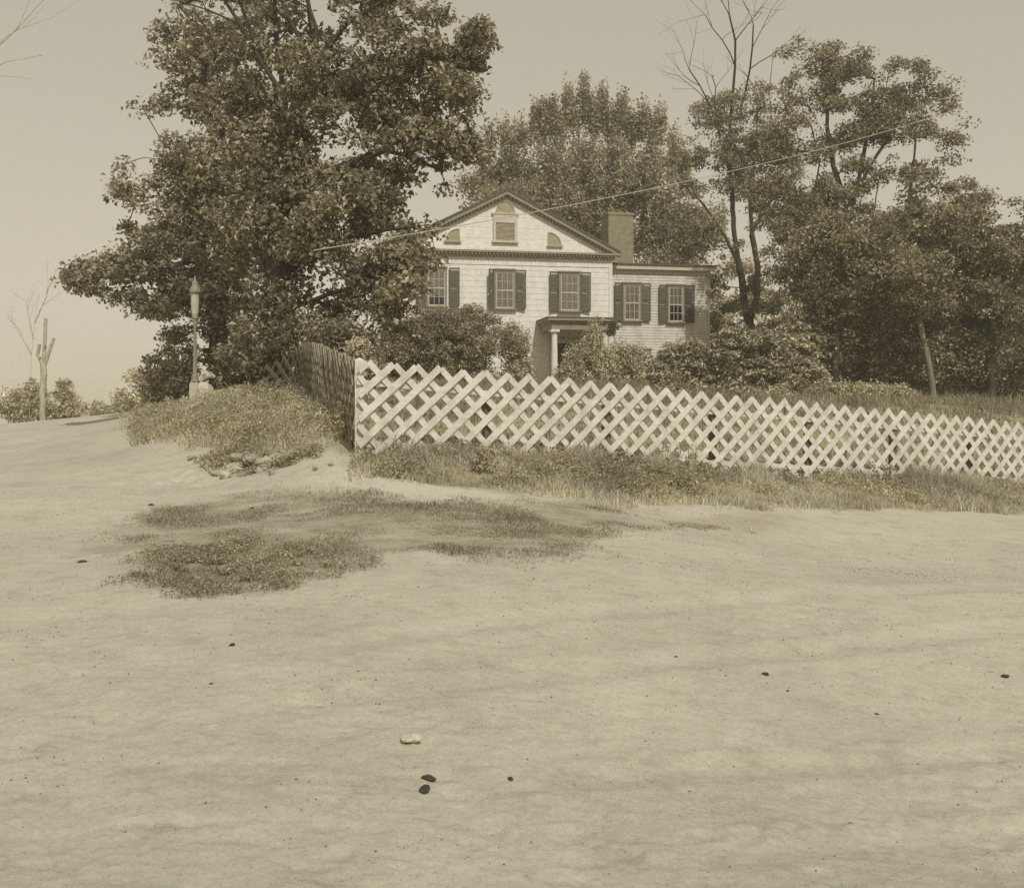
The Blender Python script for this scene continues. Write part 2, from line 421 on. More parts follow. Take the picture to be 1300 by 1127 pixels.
# ------------------------------------------------------------------ foliage
def unit(v): return v/np.maximum(np.linalg.norm(v, axis=-1, keepdims=True), 1e-9)
def leaf_geo(Pos, N, L, W):
    """folded rhombus leaves"""
    n = len(Pos)
    a = unit(np.cross(N, rng.normal(size=(n, 3)))); b = np.cross(N, a)
    L = np.broadcast_to(L, n)[:, None]; W = np.broadcast_to(W, n)[:, None]
    fold = N*(W*.22)
    v0 = Pos-a*L*.5; v1 = Pos+b*W*.5-a*L*.05+fold; v2 = Pos+a*L*.5-N*L*.12; v3 = Pos-b*W*.5-a*L*.05+fold
    V = np.stack([v0, v1, v2, v3], 1).reshape(-1, 3)
    q = np.arange(n)[:, None]*4
    Fc = np.concatenate([q+[0, 1, 2], q+[0, 2, 3]], 1).reshape(-1, 3)
    return V, Fc
def leaves_at(C, rad, per, size, flat=.55, tilt=.75, droop=.15, asp=.6, up=1.0):
    """C (n,3) cluster centres; rad (n,) ; per = leaves in a cluster"""
    n = len(C); c = np.repeat(C, per, 0); r = np.repeat(rad, per)
    u = unit(rng.normal(size=(n*per, 3)))*(rng.random((n*per, 1))**.45)
    off = u*r[:, None]; off[:, 2] *= flat
    off[:, 2] -= droop*r*(u[:, 0]**2+u[:, 1]**2)
    N = unit(rng.normal(size=(n*per, 3))*tilt+np.array([0, 0, up])+u*.35)
    L = size*(.45+1.15*rng.random(n*per))
    return leaf_geo(c+off, N, L, L*asp)

def blob_points(blobs, dens, gap=.0, gscale=.7, shell=2.0, seed=0):
    out = []; rr = []
    for bl in blobs:
        px, py, rx, ry, d = bl[:5]; k = bl[5] if len(bl) > 5 else 1.0
        c = P(px, py, d); ax = rx/F*d; az = ry/F*d; ay = (ax+az)*.5
        n = max(6, int(dens*k*ax*az*14))
        u = unit(rng.normal(size=(n, 3)))*(rng.random((n, 1))**(1/shell/1.5))
        q = c+u*np.array([ax, ay, az])
        if gap > -1:
            f = fbm(q[:, 0]*gscale+seed, q[:, 1]*gscale, q[:, 2]*gscale*1.5, 2)
            q = q[f > gap-.35*(k-1)]
        out.append(q); rr.append(np.full(len(q), k))
    return np.vstack(out)

def frusta(segs, n=6):
    """segs: list of (p0,p1,r0,r1)"""
    p0 = np.array([s[0] for s in segs]); p1 = np.array([s[1] for s in segs]); r0 = np.array([s[2] for s in segs]); r1 = np.array([s[3] for s in segs])
    d = unit(p1-p0); ref = np.where(np.abs(d[:, 2:3]) > .9, np.array([[1., 0, 0]]), np.array([[0, 0, 1.]]))
    a = unit(np.cross(d, ref)); b = np.cross(d, a); m = len(segs)
    t = np.arange(n)*2*math.pi/n
    ring = a[:, None, :]*np.cos(t)[None, :, None]+b[:, None, :]*np.sin(t)[None, :, None]
    ov = (d*np.minimum(r1, .3*np.linalg.norm(p1-p0, axis=1))[:, None])[:, None, :]
    A = p0[:, None, :]+ring*r0[:, None, None]; B = p1[:, None, :]+ring*r1[:, None, None]+ov*.4
    V = np.concatenate([A, B], 1).reshape(-1, 3)
    i = np.arange(m)[:, None]*2*n; j = np.arange(n)[None, :]; k = (j+1) % n
    Fc = np.stack([i+j, i+k, i+n+k, i+n+j], -1).reshape(-1, 4)
    return V, Fc

def grow(trunks, pts, r_base, tip=.012, wander=.12, expo=2.35, up=.25, pref=.55):
    """trunks: list of polylines (arrays). Clusters attach to the nearest earlier node."""
    N = []; par = []; fixed = []
    for ti, tl in enumerate(trunks):
        tl = np.array(tl); prev = -1
        if ti > 0:
            prev = int(np.argmin(np.linalg.norm(np.array(N)-tl[0], axis=1)))
        for a, b in zip(tl[:-1], tl[1:]):
            k = max(1, int(np.linalg.norm(b-a)/.45))
            for q in range(k):
                if ti > 0 and q == 0 and a is tl[0]: continue
                t = q/k; N.append(a+(b-a)*t+rng.normal(size=3)*.02); par.append(prev); prev = len(N)-1
        N.append(tl[-1]); par.append(prev)
    N = [np.array(x) for x in N]
    arr = np.zeros((len(N)+len(pts)*4+10, 3)); arr[:len(N)] = N; cnt = len(N)
    low = min(p[2] for p in N); base_z = N[0][2]
    if len(pts):
        order = np.argsort([np.min(np.linalg.norm(arr[:cnt]-p, axis=1)) for p in pts])
        for oi in order:
            p = pts[oi]; dv = p-arr[:cnt]; dist = np.linalg.norm(dv, axis=1)
            cost = dist*(1+pref*np.clip(-dv[:, 2]/np.maximum(dist, .1), 0, 1))
            cost[arr[:cnt, 2] < base_z+1.0] += 3
            b = int(np.argmin(cost)); s = arr[b].copy(); L = dist[b]
            k = int(min(4, max(1, L/.6))); prev = b
            for q in range(1, k+1):
                t = q/k; m = s+(p-s)*t
                m[2] += math.sin(t*math.pi)*L*up*.35
                if q < k: m = m+rng.normal(size=3)*wander*L*.4
                arr[cnt] = m; par.append(prev); prev = cnt; cnt += 1
    arr = arr[:cnt]; par = np.array(par)
    acc = np.zeros(cnt); kids = np.zeros(cnt, int)
    for i in range(cnt-1, -1, -1):
        if kids[i] == 0: acc[i] = tip**expo
        if par[i] >= 0: acc[par[i]] += acc[i]*1.0+1e-9; kids[par[i]] += 1
    r = acc**(1/expo); sc = r_base/max(r[0], 1e-6)
    r = np.where(r > tip*2, tip*2+(r-tip*2)*sc if sc < 1 else r*(1+(sc-1)*np.clip((r-tip*2)/(r[0]-tip*2), 0, 1)), r)
    segs = []
    for i in range(cnt):
        if par[i] >= 0:
            segs.append((arr[par[i]], arr[i], min(r[par[i]], r[i]*1.35), r[i]))
    # root flare
    segs.append((arr[0]-np.array([0, 0, .4]), arr[0]+np.array([0, 0, .5]), r[0]*1.5, r[0]*1.0))
    return frusta(segs, 7)

def twigs(p, d, L, r, depth, segs, spread=.5):
    """bare branching limb"""
    k = 4
    for q in range(k):
        d = unit(d+rng.normal(size=3)*.13+np.array([0, 0, .04])); p2 = p+d*L/k
        segs.append((p, p2, r, r*.84)); r *= .84; p = p2
        if depth > 0 and q >= 1:
            for s in range(1 if q < 3 else 2):
                twigs(p, unit(d+rng.normal(size=3)*spread), L*(.4+.25*rng.random()), r*.6, depth-1, segs, spread)

def make_tree(name, label, trunks, blobs, leaf, lmat, bmat, r_base, dens=1.6, crad=.55, per=40, gap=-.25, group=None, cat='tree',
              flat=.55, tilt=.75, droop=.15, asp=.6, bare=None, gscale=.7, tip=.012, trunk_name='trunk', wander=.12, up=1.0, shell=2.0):
    tr = []
    for i, tl in enumerate(trunks):
        q = [P(*t) for t in tl]
        if i == 0:
            q[0][2] = z1(q[0][0], q[0][1])-.05
        tr.append(q)
    base = tr[0][0].copy()
    if blobs:
        sat = []
        for bl in blobs:
            px, py, rx, ry, d = bl[:5]; k = bl[5] if len(bl) > 5 else 1.0
            if rx < 14: continue
            for q in range(5):
                a = rng.random()*6.28; f = .95+.2*rng.random(); z = .22+.2*rng.random()
                if name == 'maple_tree' and py > 150 and px+math.cos(a)*rx > 520: continue
                sat.append((px+math.cos(a)*rx*f, py+math.sin(a)*ry*f, max(5, rx*z*1.2), max(4, ry*z), d+rng.normal()*.6, max(1.0, k)*1.1))
        blobs = blobs+sat
    pts = blob_points(blobs, dens, gap, gscale, shell, seed=base[0]) if blobs else np.zeros((0, 3))
    root = empty(name, tuple(base)); tag(root, label, cat, group)
    V, Fc = grow(tr, pts, r_base, wander=wander, tip=tip)
    if bare:
        segs = []
        for (px, py, d, tx, ty, L, r, dp) in bare:
            a = P(px, py, d); b = P(tx, ty, d); twigs(a, unit(b-a), L, r, dp, segs)
        V2, F2 = frusta(segs, 5); Fc = np.vstack([Fc, F2+len(V)]); V = np.vstack([V, V2])
    mesh_np(trunk_name, V-base, Fc, bmat, root, smooth=True)
    if len(pts):
        rad = crad*(.6+.8*rng.random(len(pts)))
        V, Fc = leaves_at(pts, rad, per, leaf, flat, tilt, droop, asp, up)
        mesh_np('crown', V-base, Fc, lmat, root)
    return root

def make_bush(name, label, blobs, leaf, lmat, dens=3.0, crad=.3, per=50, gap=-.5, group=None, cat='shrub', bmat=None, stem=None, flat=.7, tilt=.8,
              asp=.55, up=.8, shell=3.0, droop=.1):
    d0 = blobs[0][4]; px0 = stem if stem else blobs[0][0]
    x, y = w2(px0, d0); base = np.array([x, y, z1(x, y)])
    root = empty(name, tuple(base)); tag(root, label, cat, group)
    pts = blob_points(blobs, dens, gap, 1.2, shell, seed=px0*.01)
    pts = pts[pts[:, 2] > zg(pts[:, 0], pts[:, 1])+.05]
    stems = [[base, base+np.array([rng.normal()*.1, rng.normal()*.1, .35])]]
    sub = pts[rng.permutation(len(pts))[:max(12, len(pts)//3)]]
    V, Fc = grow(stems, sub, .06, tip=.008)
    mesh_np('stem', V-base, Fc, bmat or M['barkdark'], root, smooth=True)
    rad = crad*(.6+.8*rng.random(len(pts)))
    V, Fc = leaves_at(pts, rad, per, leaf, flat, tilt, droop, asp, up)
    mesh_np('foliage', V-base, Fc, lmat, root)
    return root

# ------------------------------------------------------------------ house
TH = R(11.0); HO = (-0.26, 50.0)          # facade origin below the gable peak; local x along the facade, y into the house
house = empty('farm_house', (HO[0], HO[1], 0), TH)
tag(house, 'white clapboard gable-fronted house with side wing, shutters and columned porch', 'house')
ct, st = math.cos(TH), math.sin(TH)
def fs(px, py, off=0.0):
    """photograph point -> (s, z) on the facade plane moved out by off metres (off<0 = towards the camera)"""
    u = (px-CX)/F; ox = HO[0]-st*off; oy = HO[1]+ct*off
    s = (u*oy-ox)/(ct-u*st); Yd = oy+s*st
    return s, EYE-(py-HY)/F*Yd
GZ = 2.3
HW = 5.12; EAVE = 8.95; APEX = 11.55
def clap(mb, x0, x1, z0, z1_, y, step, slope=None, th=.022):
    """overlapping boards, each a wedge; slope = (apex x, apex z, run, eave z) clips to the gable"""
    z = z0
    while z < z1_-1e-4:
        t = min(z+step, z1_)
        def ext(zz):
            if not slope: return x0, x1
            ax, az, run, ez = slope
            k = max(0, (az-zz)/(az-ez)) if zz > ez else 1
            return ax-run*k, ax+run*k
        a0, b0 = ext(z); a1, b1 = ext(t)
        mb.hexa([(a0, y-th, z), (b0, y-th, z), (b0, y+.05, z), (a0, y+.05, z), (a1, y-.004, t), (b1, y-.004, t), (b1, y+.05, t), (a1, y+.05, t)])
        z = t
# main wall
mb = MB()
clap(mb, -HW, HW, GZ, EAVE-.0, 0, .27, th=.013)
clap(mb, 0, 0, EAVE, APEX-.02, 0, .50, slope=(0, APEX, HW, EAVE), th=.010)
D = 11.0
for sx in (-1, 1):
    x = sx*HW
    z = GZ
    while z < EAVE-1e-3:
        t = min(z+.27, EAVE)
        xa, xb = (x-.02*1, x+.05) if sx < 0 else (x-.05, x+.02)
        mb.hexa([(x+sx*.022, .06, z), (x-sx*.05, .06, z), (x-sx*.05, D, z), (x+sx*.022, D, z),
                 (x+sx*.004, .06, t), (x-sx*.05, .06, t), (x-sx*.05, D, t), (x+sx*.004, D, t)]); z = t
mb.prism_y([(-HW, GZ), (HW, GZ), (HW, EAVE), (0, APEX-.02), (-HW, EAVE)], D-.05, D)
mb.build('wall', M['wall'], house)
for x0, x1 in ((-HW-.04, -HW+.13), (HW-.13, HW+.04)):
    MB().box(x0, x1, -.045, .0, GZ, EAVE).build('corner_board', M['wall'], house)
# roof: two slabs with depth
OV = .38; dx = HW+OV; sl = (APEX-EAVE)/HW
rf = MB()
for sx in (-1, 1):
    e = EAVE-sl*OV+.10; a = APEX+.10
    rf.hexa([(0, -.30, a-.0), (sx*dx, -.30, e), (sx*dx, D+.4, e), (0, D+.4, a), (0, -.30, a+.12), (sx*dx, -.30, e+.12), (sx*dx, D+.4, e+.12), (0, D+.4, a+.12)])
roof = rf.build('roof', M['roof'], house)
# raking cornice + horizontal cornice with dentil blocks
rk = MB()
for sx in (-1, 1):
    def pt(x, dz): return (sx*x, APEX+.095-sl*x+dz)
    q = [pt(0, 0), pt(dx, 0), pt(dx, -.16), pt(0, -.16)]
    rk.prism_y(q if sx > 0 else q[::-1], -.27, -.02)
    q = [pt(0, -.16), pt(dx-.18, -.16), pt(dx-.25, -.27), pt(0, -.27)]
    rk.prism_y(q if sx > 0 else q[::-1], -.12, -.02)
    n = 30
    for i in range(n):
        x = .15+i*(dx-.5)/n
        q = [pt(x, -.16), pt(x+.085, -.16), pt(x+.085, -.25), pt(x, -.25)]
        rk.prism_y(q if sx > 0 else q[::-1], -.21, -.121)
rk.build('raking_cornice', M['darktrim'], house)
hc = MB()
hc.box(-dx+.02, dx-.02, -.32, -.03, EAVE-.20, EAVE-.10)
hc.box(-HW-.1, HW+.1, -.20, -.03, EAVE-.36, EAVE-.20)
n = 62
for i in range(n):
    x = -dx+.15+i*(2*dx-.3)/n
    hc.box(x, x+.09, -.28, -.201, EAVE-.29, EAVE-.203)
hc.build('cornice', M['darktrim'], house)
MB().box(-HW, HW, -.034, -.002, EAVE-.75, EAVE-.37).build('frieze_board', M['wall'], house)

def window(px0, py0, px1, py1, y, sh=None, curtain='full', off=0.0, rows=4, cols=3, dark=None):
    """sash window; px box is the opening incl. casing; sh = ((px0,px1) left, (px0,px1) right)"""
    s0, zt = fs(px0, py0, off); s1, zb = fs(px1, py1, off)
    _, zt1 = fs(px1, py0, off); zt = zt
    w = s1-s0; h = zt-zb
    r = empty('window', (s0, y, zb)); r.parent = house; r['category'] = None
    del r['category']
    c = .09
    fr = MB()
    fr.box(0, c, -.10, .0, 0, h); fr.box(w-c, w, -.10, .0, 0, h); fr.box(c, w-c, -.10, .0, h-c*1.1, h)
    fr.box(-.03, w+.03, -.14, .0, h, h+.07)
    fr.build('frame', M['casing'], r)
    MB().box(-.05, w+.05, -.17, .0, -.07, 0).build('sill', M['casing'], r)
    sa = MB(); gx0, gx1, gz1 = c, w-c, h-c*1.1
    sa.box(gx0, gx0+.045, -.075, -.045, 0, gz1); sa.box(gx1-.045, gx1, -.075, -.045, 0, gz1)
    sa.box(gx0+.045, gx1-.045, -.075, -.045, 0, .07); sa.box(gx0+.045, gx1-.045, -.075, -.045, gz1-.05, gz1)
    mid = gz1*.5; sa.box(gx0+.045, gx1-.045, -.08, -.04, mid-.03, mid+.03)
    for i in range(1, cols):
        x = gx0+.045+(gx1-gx0-.09)*i/cols
        sa.box(x-.011, x+.011, -.07, -.05, .07, mid-.03); sa.box(x-.011, x+.011, -.07, -.05, mid+.03, gz1-.05)
    for zz in (mid*.52, mid+(gz1-mid)*.5):
        sa.box(gx0+.045, gx1-.045, -.068, -.052, zz-.011, zz+.011)
    sa.build('sash', M['sash'], r)
    MB().add([(gx0,-.06,0),(gx1,-.06,0),(gx1,-.06,gz1),(gx0,-.06,gz1)],[(0,1,2,3)]).build('pane', M['glass'], r)
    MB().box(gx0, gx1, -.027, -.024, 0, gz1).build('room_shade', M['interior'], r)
    if curtain:
        n = 26; vs = []; fs_ = []
        zc = {'full': .04, 'half': mid*1.05, 'low': .45}.get(curtain, .04)
        for i in range(n+1):
            x = gx0+.01+(gx1-gx0-.02)*i/n
            yy = -.038+.003*math.sin(i*1.7)
            if curtain == 'low' and 9 < i < 17: zc_ = mid*.6
            else: zc_ = zc
            vs += [(x, yy, gz1), (x, yy, zc_)]
        fs_ = [(2*i, 2*i+1, 2*i+3, 2*i+2) for i in range(n)]
        MB().add(vs, fs_).build('curtain', M['curtain'], r)
    if sh:
        for k, (a, b, ang, mt) in enumerate(sh):
            xa, _ = fs(a, py0, off); xb, _ = fs(b, py0, off); ww = abs(xb-xa)/math.cos(R(ang)); hinge = (xb if k == 0 else xa)-s0
            m = MB(); hh = h+.04
            sx = -1 if k == 0 else 1
            def bx(x0, x1, y0, y1, z0, z1__):
                x0, x1 = sorted((sx*x0, sx*x1)); m.box(x0, x1, y0, y1, z0, z1__)
            bx(0, .05, -.04, 0, 0, hh); bx(ww-.05, ww, -.04, 0, 0, hh)
            for z0, z1__ in ((0, .09), (hh*.47, hh*.47+.08), (hh-.07, hh)): bx(.05, ww-.05, -.038, -.002, z0, z1__)
            ns = 26
            for i in range(ns):
                z0 = .1+i*(hh-.2)/ns
                if abs(z0-hh*.5) < .07: continue
                x0, x1 = sorted((sx*.05, sx*(ww-.05)))
                m.hexa([(x0, -.034, z0), (x1, -.034, z0), (x1, -.028, z0), (x0, -.028, z0), (x0, -.012, z0+.05), (x1, -.012, z0+.05), (x1, -.006, z0+.05), (x0, -.006, z0+.05)])
            o = m.build('shutter', M[mt], r, loc=(hinge, -.05, -.02)); o.rotation_euler = (0, 0, -sx*R(ang))
    return r
S1, S2_ = 'shutter', 'shutter2'
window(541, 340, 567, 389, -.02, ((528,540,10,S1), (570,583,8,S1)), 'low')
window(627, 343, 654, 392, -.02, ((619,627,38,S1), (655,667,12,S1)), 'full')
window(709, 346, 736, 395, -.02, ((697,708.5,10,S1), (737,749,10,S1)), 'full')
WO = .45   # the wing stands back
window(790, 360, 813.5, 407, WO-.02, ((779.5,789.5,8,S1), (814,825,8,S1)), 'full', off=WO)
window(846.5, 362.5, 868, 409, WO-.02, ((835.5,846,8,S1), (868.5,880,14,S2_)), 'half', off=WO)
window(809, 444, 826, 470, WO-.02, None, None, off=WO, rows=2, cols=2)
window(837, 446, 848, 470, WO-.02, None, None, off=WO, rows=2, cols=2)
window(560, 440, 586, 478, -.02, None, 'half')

# gable lights
def fan(px, py0, py1, pw, kind):
    sc, zt = fs(px, py0); _, zb = fs(px, py1); s0, _ = fs(px-pw/2, py0); s1, _ = fs(px+pw/2, py0)
    w = s1-s0; h = zt-zb; r = empty('gable_light', (s0, -.025, zb)); r.parent = house
    n = 12
    if kind == 'half': arc = [(w/2-math.cos(math.pi*i/n)*w/2, math.sin(math.pi*i/n)*h) for i in range(n+1)]
    elif kind == 'l': arc = [(w-math.cos(math.pi/2*i/n)*w, math.sin(math.pi/2*i/n)*h) for i in range(n+1)]+[(w, 0)]
    else: arc = [(0, 0)]+[(math.sin(math.pi/2*i/n)*w, math.cos(math.pi/2*i/n)*h) for i in range(n+1)]
    c = (w/2 if kind == 'half' else (w if kind == 'l' else 0), 0)
    cen = (sum(a[0] for a in arc)/len(arc), sum(a[1] for a in arc)/len(arc))
    m = MB(); k = len(arc)
    ins = [(cen[0]+(a[0]-cen[0])*.80, cen[1]*.9+(a[1]-cen[1]*.9)*.80) for a in arc]
    for i in range(k):
        j = (i+1) % k
        a, b, ci, di = arc[i], arc[j], ins[j], ins[i]
        m.hexa([(a[0],-.05,a[1]), (b[0],-.05,b[1]), (b[0],0,b[1]), (a[0],0,a[1]), (di[0],-.05,di[1]), (ci[0],-.05,ci[1]), (ci[0],0,ci[1]), (di[0],0,di[1])])
    m.box(-.06, w+.06, -.09, .0, -.07, -.002)
    m.build('frame', M['louvre'], r)
    m = MB(); m.prism_y(ins[::-1], -.02, -.005)
    for i in range(1, 5):
        a = math.pi*(i/5 if kind == 'half' else i/10)
        ex = (c[0]-math.cos(a)*w*(.42 if kind == 'half' else .8)) if kind != 'r' else math.cos(a)*w*.8
        ez = math.sin(a)*h*.8; L = math.hypot(ex-c[0], ez); nx, nz = -ez/L*.012, (ex-c[0])/L*.012
        m.prism_y([(c[0]-nx, -nz+.01), (ex-nx, ez-nz), (ex+nx, ez+nz), (c[0]+nx, nz+.01)], -.032, -.021)
    m.build('pane', M['louvre'], r)
fan(574.5, 290, 306, 18, 'l'); fan(704, 295, 312, 17, 'r'); fan(641.5, 255, 270, 24, 'half')
s0, zt = fs(626, 272); s1, zb = fs(656, 309)
r = empty('gable_window', (s0, -.025, zb)); r.parent = house
w = s1-s0; h = zt-zb
m = MB(); m.box(0, .12, -.07, 0, .1, h); m.box(w-.12, w, -.07, 0, .1, h); m.box(.12, w-.12, -.07, 0, h*.70, h); m.box(-.06, w+.06, -.12, 0, 0, .1); m.box(-.08, w+.08, -.10, 0, h, h+.06)
m.build('frame', M['trim'], r)
m = MB()
for i in range(14):
    z = .12+i*(h*.70-.12)/14
    m.hexa([(.12, -.05, z), (w-.12, -.05, z), (w-.12, 0, z), (.12, 0, z), (.12, -.02, z+.05), (w-.12, -.02, z+.05), (w-.12, 0, z+.05), (.12, 0, z+.05)])
m.build('louvre', M['louvre'], r)

# chimney
m = MB(); c0, _ = fs(772.5, 300, 3.2); c1, _ = fs(804, 300, 3.2); ztop = EYE+(HY-268)/F*54.0
m.box(c0, c1, 3.2, 4.5, 6.0, ztop-.14); m.box(c0-.03, c1+.03, 3.17, 4.53, ztop-.14, ztop)
m.box(c0+.2, c0+.55, 3.5, 4.2, ztop, ztop+.06)
m.build('chimney', M['brick'], roof)

# wing
WR, _ = fs(900, 400, WO)
wt = fs(840, 347, WO)[1]; wtop = fs(840, 338, WO)[1]
m = MB(); clap(m, HW+.03, WR, GZ, wt, WO, .135, th=.022)
z = GZ
while z < wt-1e-3:
    t = min(z+.135, wt)
    m.hexa([(WR+.018, WO+.06, z), (WR-.05, WO+.06, z), (WR-.05, 8, z), (WR+.018, 8, z), (WR+.004, WO+.06, t), (WR-.05, WO+.06, t), (WR-.05, 8, t), (WR+.004, 8, t)]); z = t
m.box(HW+.03, WR, 7.95, 8, GZ, wt)
m.build('wing_wall', M['wing'], house)
MB().box(WR-.10, WR+.04, WO-.04, WO, GZ, wt).build('corner_board', M['trim'], house)
m = MB(); m.box(HW+.03, WR+.06, WO-.06, WO-.002, wt-.06, wt+.14); m.box(HW+.03, WR+.24, WO-.24, WO-.002, wt+.14, wtop)
m.build('cornice', M['trim'], house)
MB().hexa([(HW+.03, WO-.30, wtop), (WR+.30, WO-.30, wtop), (WR+.30, 8.2, wtop+.35), (HW+.03, 8.2, wtop+.35),
           (HW+.03, WO-.30, wtop+.07), (WR+.30, WO-.30, wtop+.07), (WR+.30, 8.2, wtop+.42), (HW+.03, 8.2, wtop+.42)]).build('roof', M['roof'], house)

# porch
PD = 2.5
p0, pz = fs(696, 403, -PD); p1, _ = fs(787, 403, -PD); pb = pz-.52
m = MB(); m.box(p0, p1, -PD, -.03, pz-.12, pz); m.box(p0+.10, p1-.10, -PD+.10, -.03, pz-.22, pz-.12); m.box(p0+.2, p1-.2, -PD+.18, -PD+.42, pb, pz-.22)
m.box(p0+.2, p0+.42, -PD+.42, -.03, pb, pz-.22); m.box(p1-.42, p1-.2, -PD+.42, -.03, pb, pz-.22)
m.build('porch_roof', M['darktrim'], house)
MB().box(p0-.02, p1+.02, -PD-.02, -.03, pz+.001, pz+.05).build('porch_roof_covering', M['roof'], house)
PF = 2.62
for xx in (p0+.36, p1-.36):
    m = MB(); y = -PD+.30
    m.lathe([(.20, PF), (.20, PF+.08), (.17, PF+.12), (.145, PF+.16), (.145, PF+1.0), (.125, pb-.25), (.125, pb-.18), (.16, pb-.16), (.16, pb-.12), (.14, pb-.11)], 18, (xx, y))
    m.box(xx-.2, xx+.2, y-.2, y+.2, pb-.11, pb-.003)
    m.box(xx-.21, xx+.21, y-.21, y+.21, PF-.05, PF)
    m.build('column', M['wall'], house)
m = MB(); m.box(p0-.05, p1+.05, -PD-.05, -.03, PF-.16, PF-.051); m.box(p0+.3, p1-.3, -PD-.40, -PD-.051, 2.1, PF-.25); m.box(p0+.05, p1-.05, -PD+.02, -.03, 2.0, PF-.161)
m.build('porch_floor', M['trim'], house)
d0, _ = fs(701, 440); d1, _ = fs(736, 440); dt = fs(715, 436)[1]
dr = empty('front_door', (d0, -.03, PF-.05)); dr.parent = house
w = d1-d0; h = dt-PF+.05
m = MB(); m.box(-.14, 0, -.08, 0, 0, h); m.box(w, w+.14, -.08, 0, 0, h); m.box(-.2, w+.2, -.10, 0, h, h+.2)
m.build('frame', M['trim'], dr)
m = MB(); m.box(0, w, -.012, .0, 0, h)
for i in range(2):
    for z0, z1__ in ((.2, .9), (1.05, h-.15)): m.box(.1+i*w/2, w/2-.1+i*w/2, -.03, -.012, z0, z1__)
m.build('panel', M['door'], dr)
MB().lathe([(.03, .98), (.045, 1.0), (.03, 1.02)], 10, (w/2+.06, -.06)).build('knob', M['iron'], dr, smooth=True)

# ------------------------------------------------------------------ lattice fences
def path_fn(pts):
    pts = np.array(pts, float); seg = np.linalg.norm(np.diff(pts[:, :2], axis=0), axis=1); L = np.r_[0, np.cumsum(seg)]
    def f(s):
        s = np.asarray(s, float)
        x = np.interp(s, L, pts[:, 0]); y = np.interp(s, L, pts[:, 1]); z = np.interp(s, L, pts[:, 2])
        # extend beyond the ends in a straight line
        for e0, e1, cond, ds in ((0, 1, s < 0, s), (-1, -2, s > L[-1], s-L[-1])):
            d = (pts[e1]-pts[e0])/np.linalg.norm((pts[e1]-pts[e0])[:2]); sg = 1 if e0 == 0 else -1
            x = np.where(cond, pts[e0, 0]+sg*d[0]*ds, x); y = np.where(cond, pts[e0, 1]+sg*d[1]*ds, y); z = np.where(cond, pts[e0, 2]+sg*d[2]*ds, z)
        return x, y, z
    return f, L[-1]
def curve_pts(pts, n=40):
    """Catmull-Rom through pts"""
    pts = [np.array(p, float) for p in pts]; pts = [2*pts[0]-pts[1]]+pts+[2*pts[-1]-pts[-2]]; out = []
    for i in range(1, len(pts)-2):
        for k in range(n):
            t = k/n; a, b, c, d = pts[i-1:i+3]
            out.append(.5*((2*b)+(-a+c)*t+(2*a-5*b+4*c-d)*t*t+(-a+3*b-3*c+d)*t**3))
    out.append(pts[-2]); return out
def lattice(root, f, L, sp, H, front, runs=3.8, w=.100, th=.022, s_lo=0.0, s_hi=None, mat=None, nseg=7, jitter=.012):
    """front = +1/-1: side (left normal of the path) that the leading layer is on"""
    vs = []; fcs = []
    s_hi = L if s_hi is None else s_hi
    n0 = int(math.floor(s_lo/sp-runs)); n1 = int(math.ceil(s_hi/sp+runs))
    for layer in (0, 1):
        dirn = -1 if layer == 0 else 1
        off0 = front*(.006 if layer == 0 else -.006); off1 = off0+front*(th if layer == 0 else -th)
        for n in range(n0, n1+1):
            st_ = (n+.5)*sp+rng.normal()*jitter; sb = st_+dirn*runs*sp+rng.normal()*jitter
            hj = rng.normal()*jitter; bow = rng.normal()*.006
            # slat as a strip of nseg pieces: parameter t from top to bottom; clip at ends
            top = np.array([st_, H+.02+hj]); bot = np.array([sb, -.04+rng.normal()*jitter])
            t0, t1 = 0.0, 1.0
            ds = bot[0]-top[0]
            for lim, sgn in ((s_lo, 1), (s_hi, -1)):
                a = (top[0]-lim)*sgn; b = (bot[0]-lim)*sgn
                if a < 0 and b < 0: t0 = 2; break
                if a < 0: t0 = max(t0, a/(a-b))
                if b < 0: t1 = min(t1, a/(a-b))
            if t1-t0 < .04: continue
            dv = bot-top; Ln = np.linalg.norm(dv); nv = np.array([-dv[1], dv[0]])/Ln*w/2
            T = np.linspace(t0, t1, nseg+1); base = len(vs)
            cen = top+np.outer(T, dv)
            for k, c in enumerate(cen):
                for sg in (-1, 1):
                    q = c+sg*nv
                    if t0 > 0 or t1 < 1: q[0] = min(max(q[0], s_lo), s_hi)
                    for of in (off0, off1):
                        e = 1e-2; x, y, z = f(q[0]); x2, y2, _ = f(q[0]+e)
                        tx, ty = (x2-x)/e, (y2-y)/e; l = math.hypot(tx, ty); nx, ny = -ty/l, tx/l
                        o_ = of+bow*math.sin(T[k]*3.1)
                        vs.append((float(x+nx*o_), float(y+ny*o_), float(z+q[1])))
            for k in range(nseg):
                a = base+4*k; b = a+4
                fcs += [(a, b, b+2, a+2), (a+1, a+3, b+3, b+1), (a, a+1, b+1, b), (a+2, b+2, b+3, a+3)]
            a = base; b = base+4*nseg
            fcs += [(a, a+2, a+3, a+1), (b, b+1, b+3, b+2)]
    o = mesh_np('lattice', vs, fcs, mat, root)
    return o
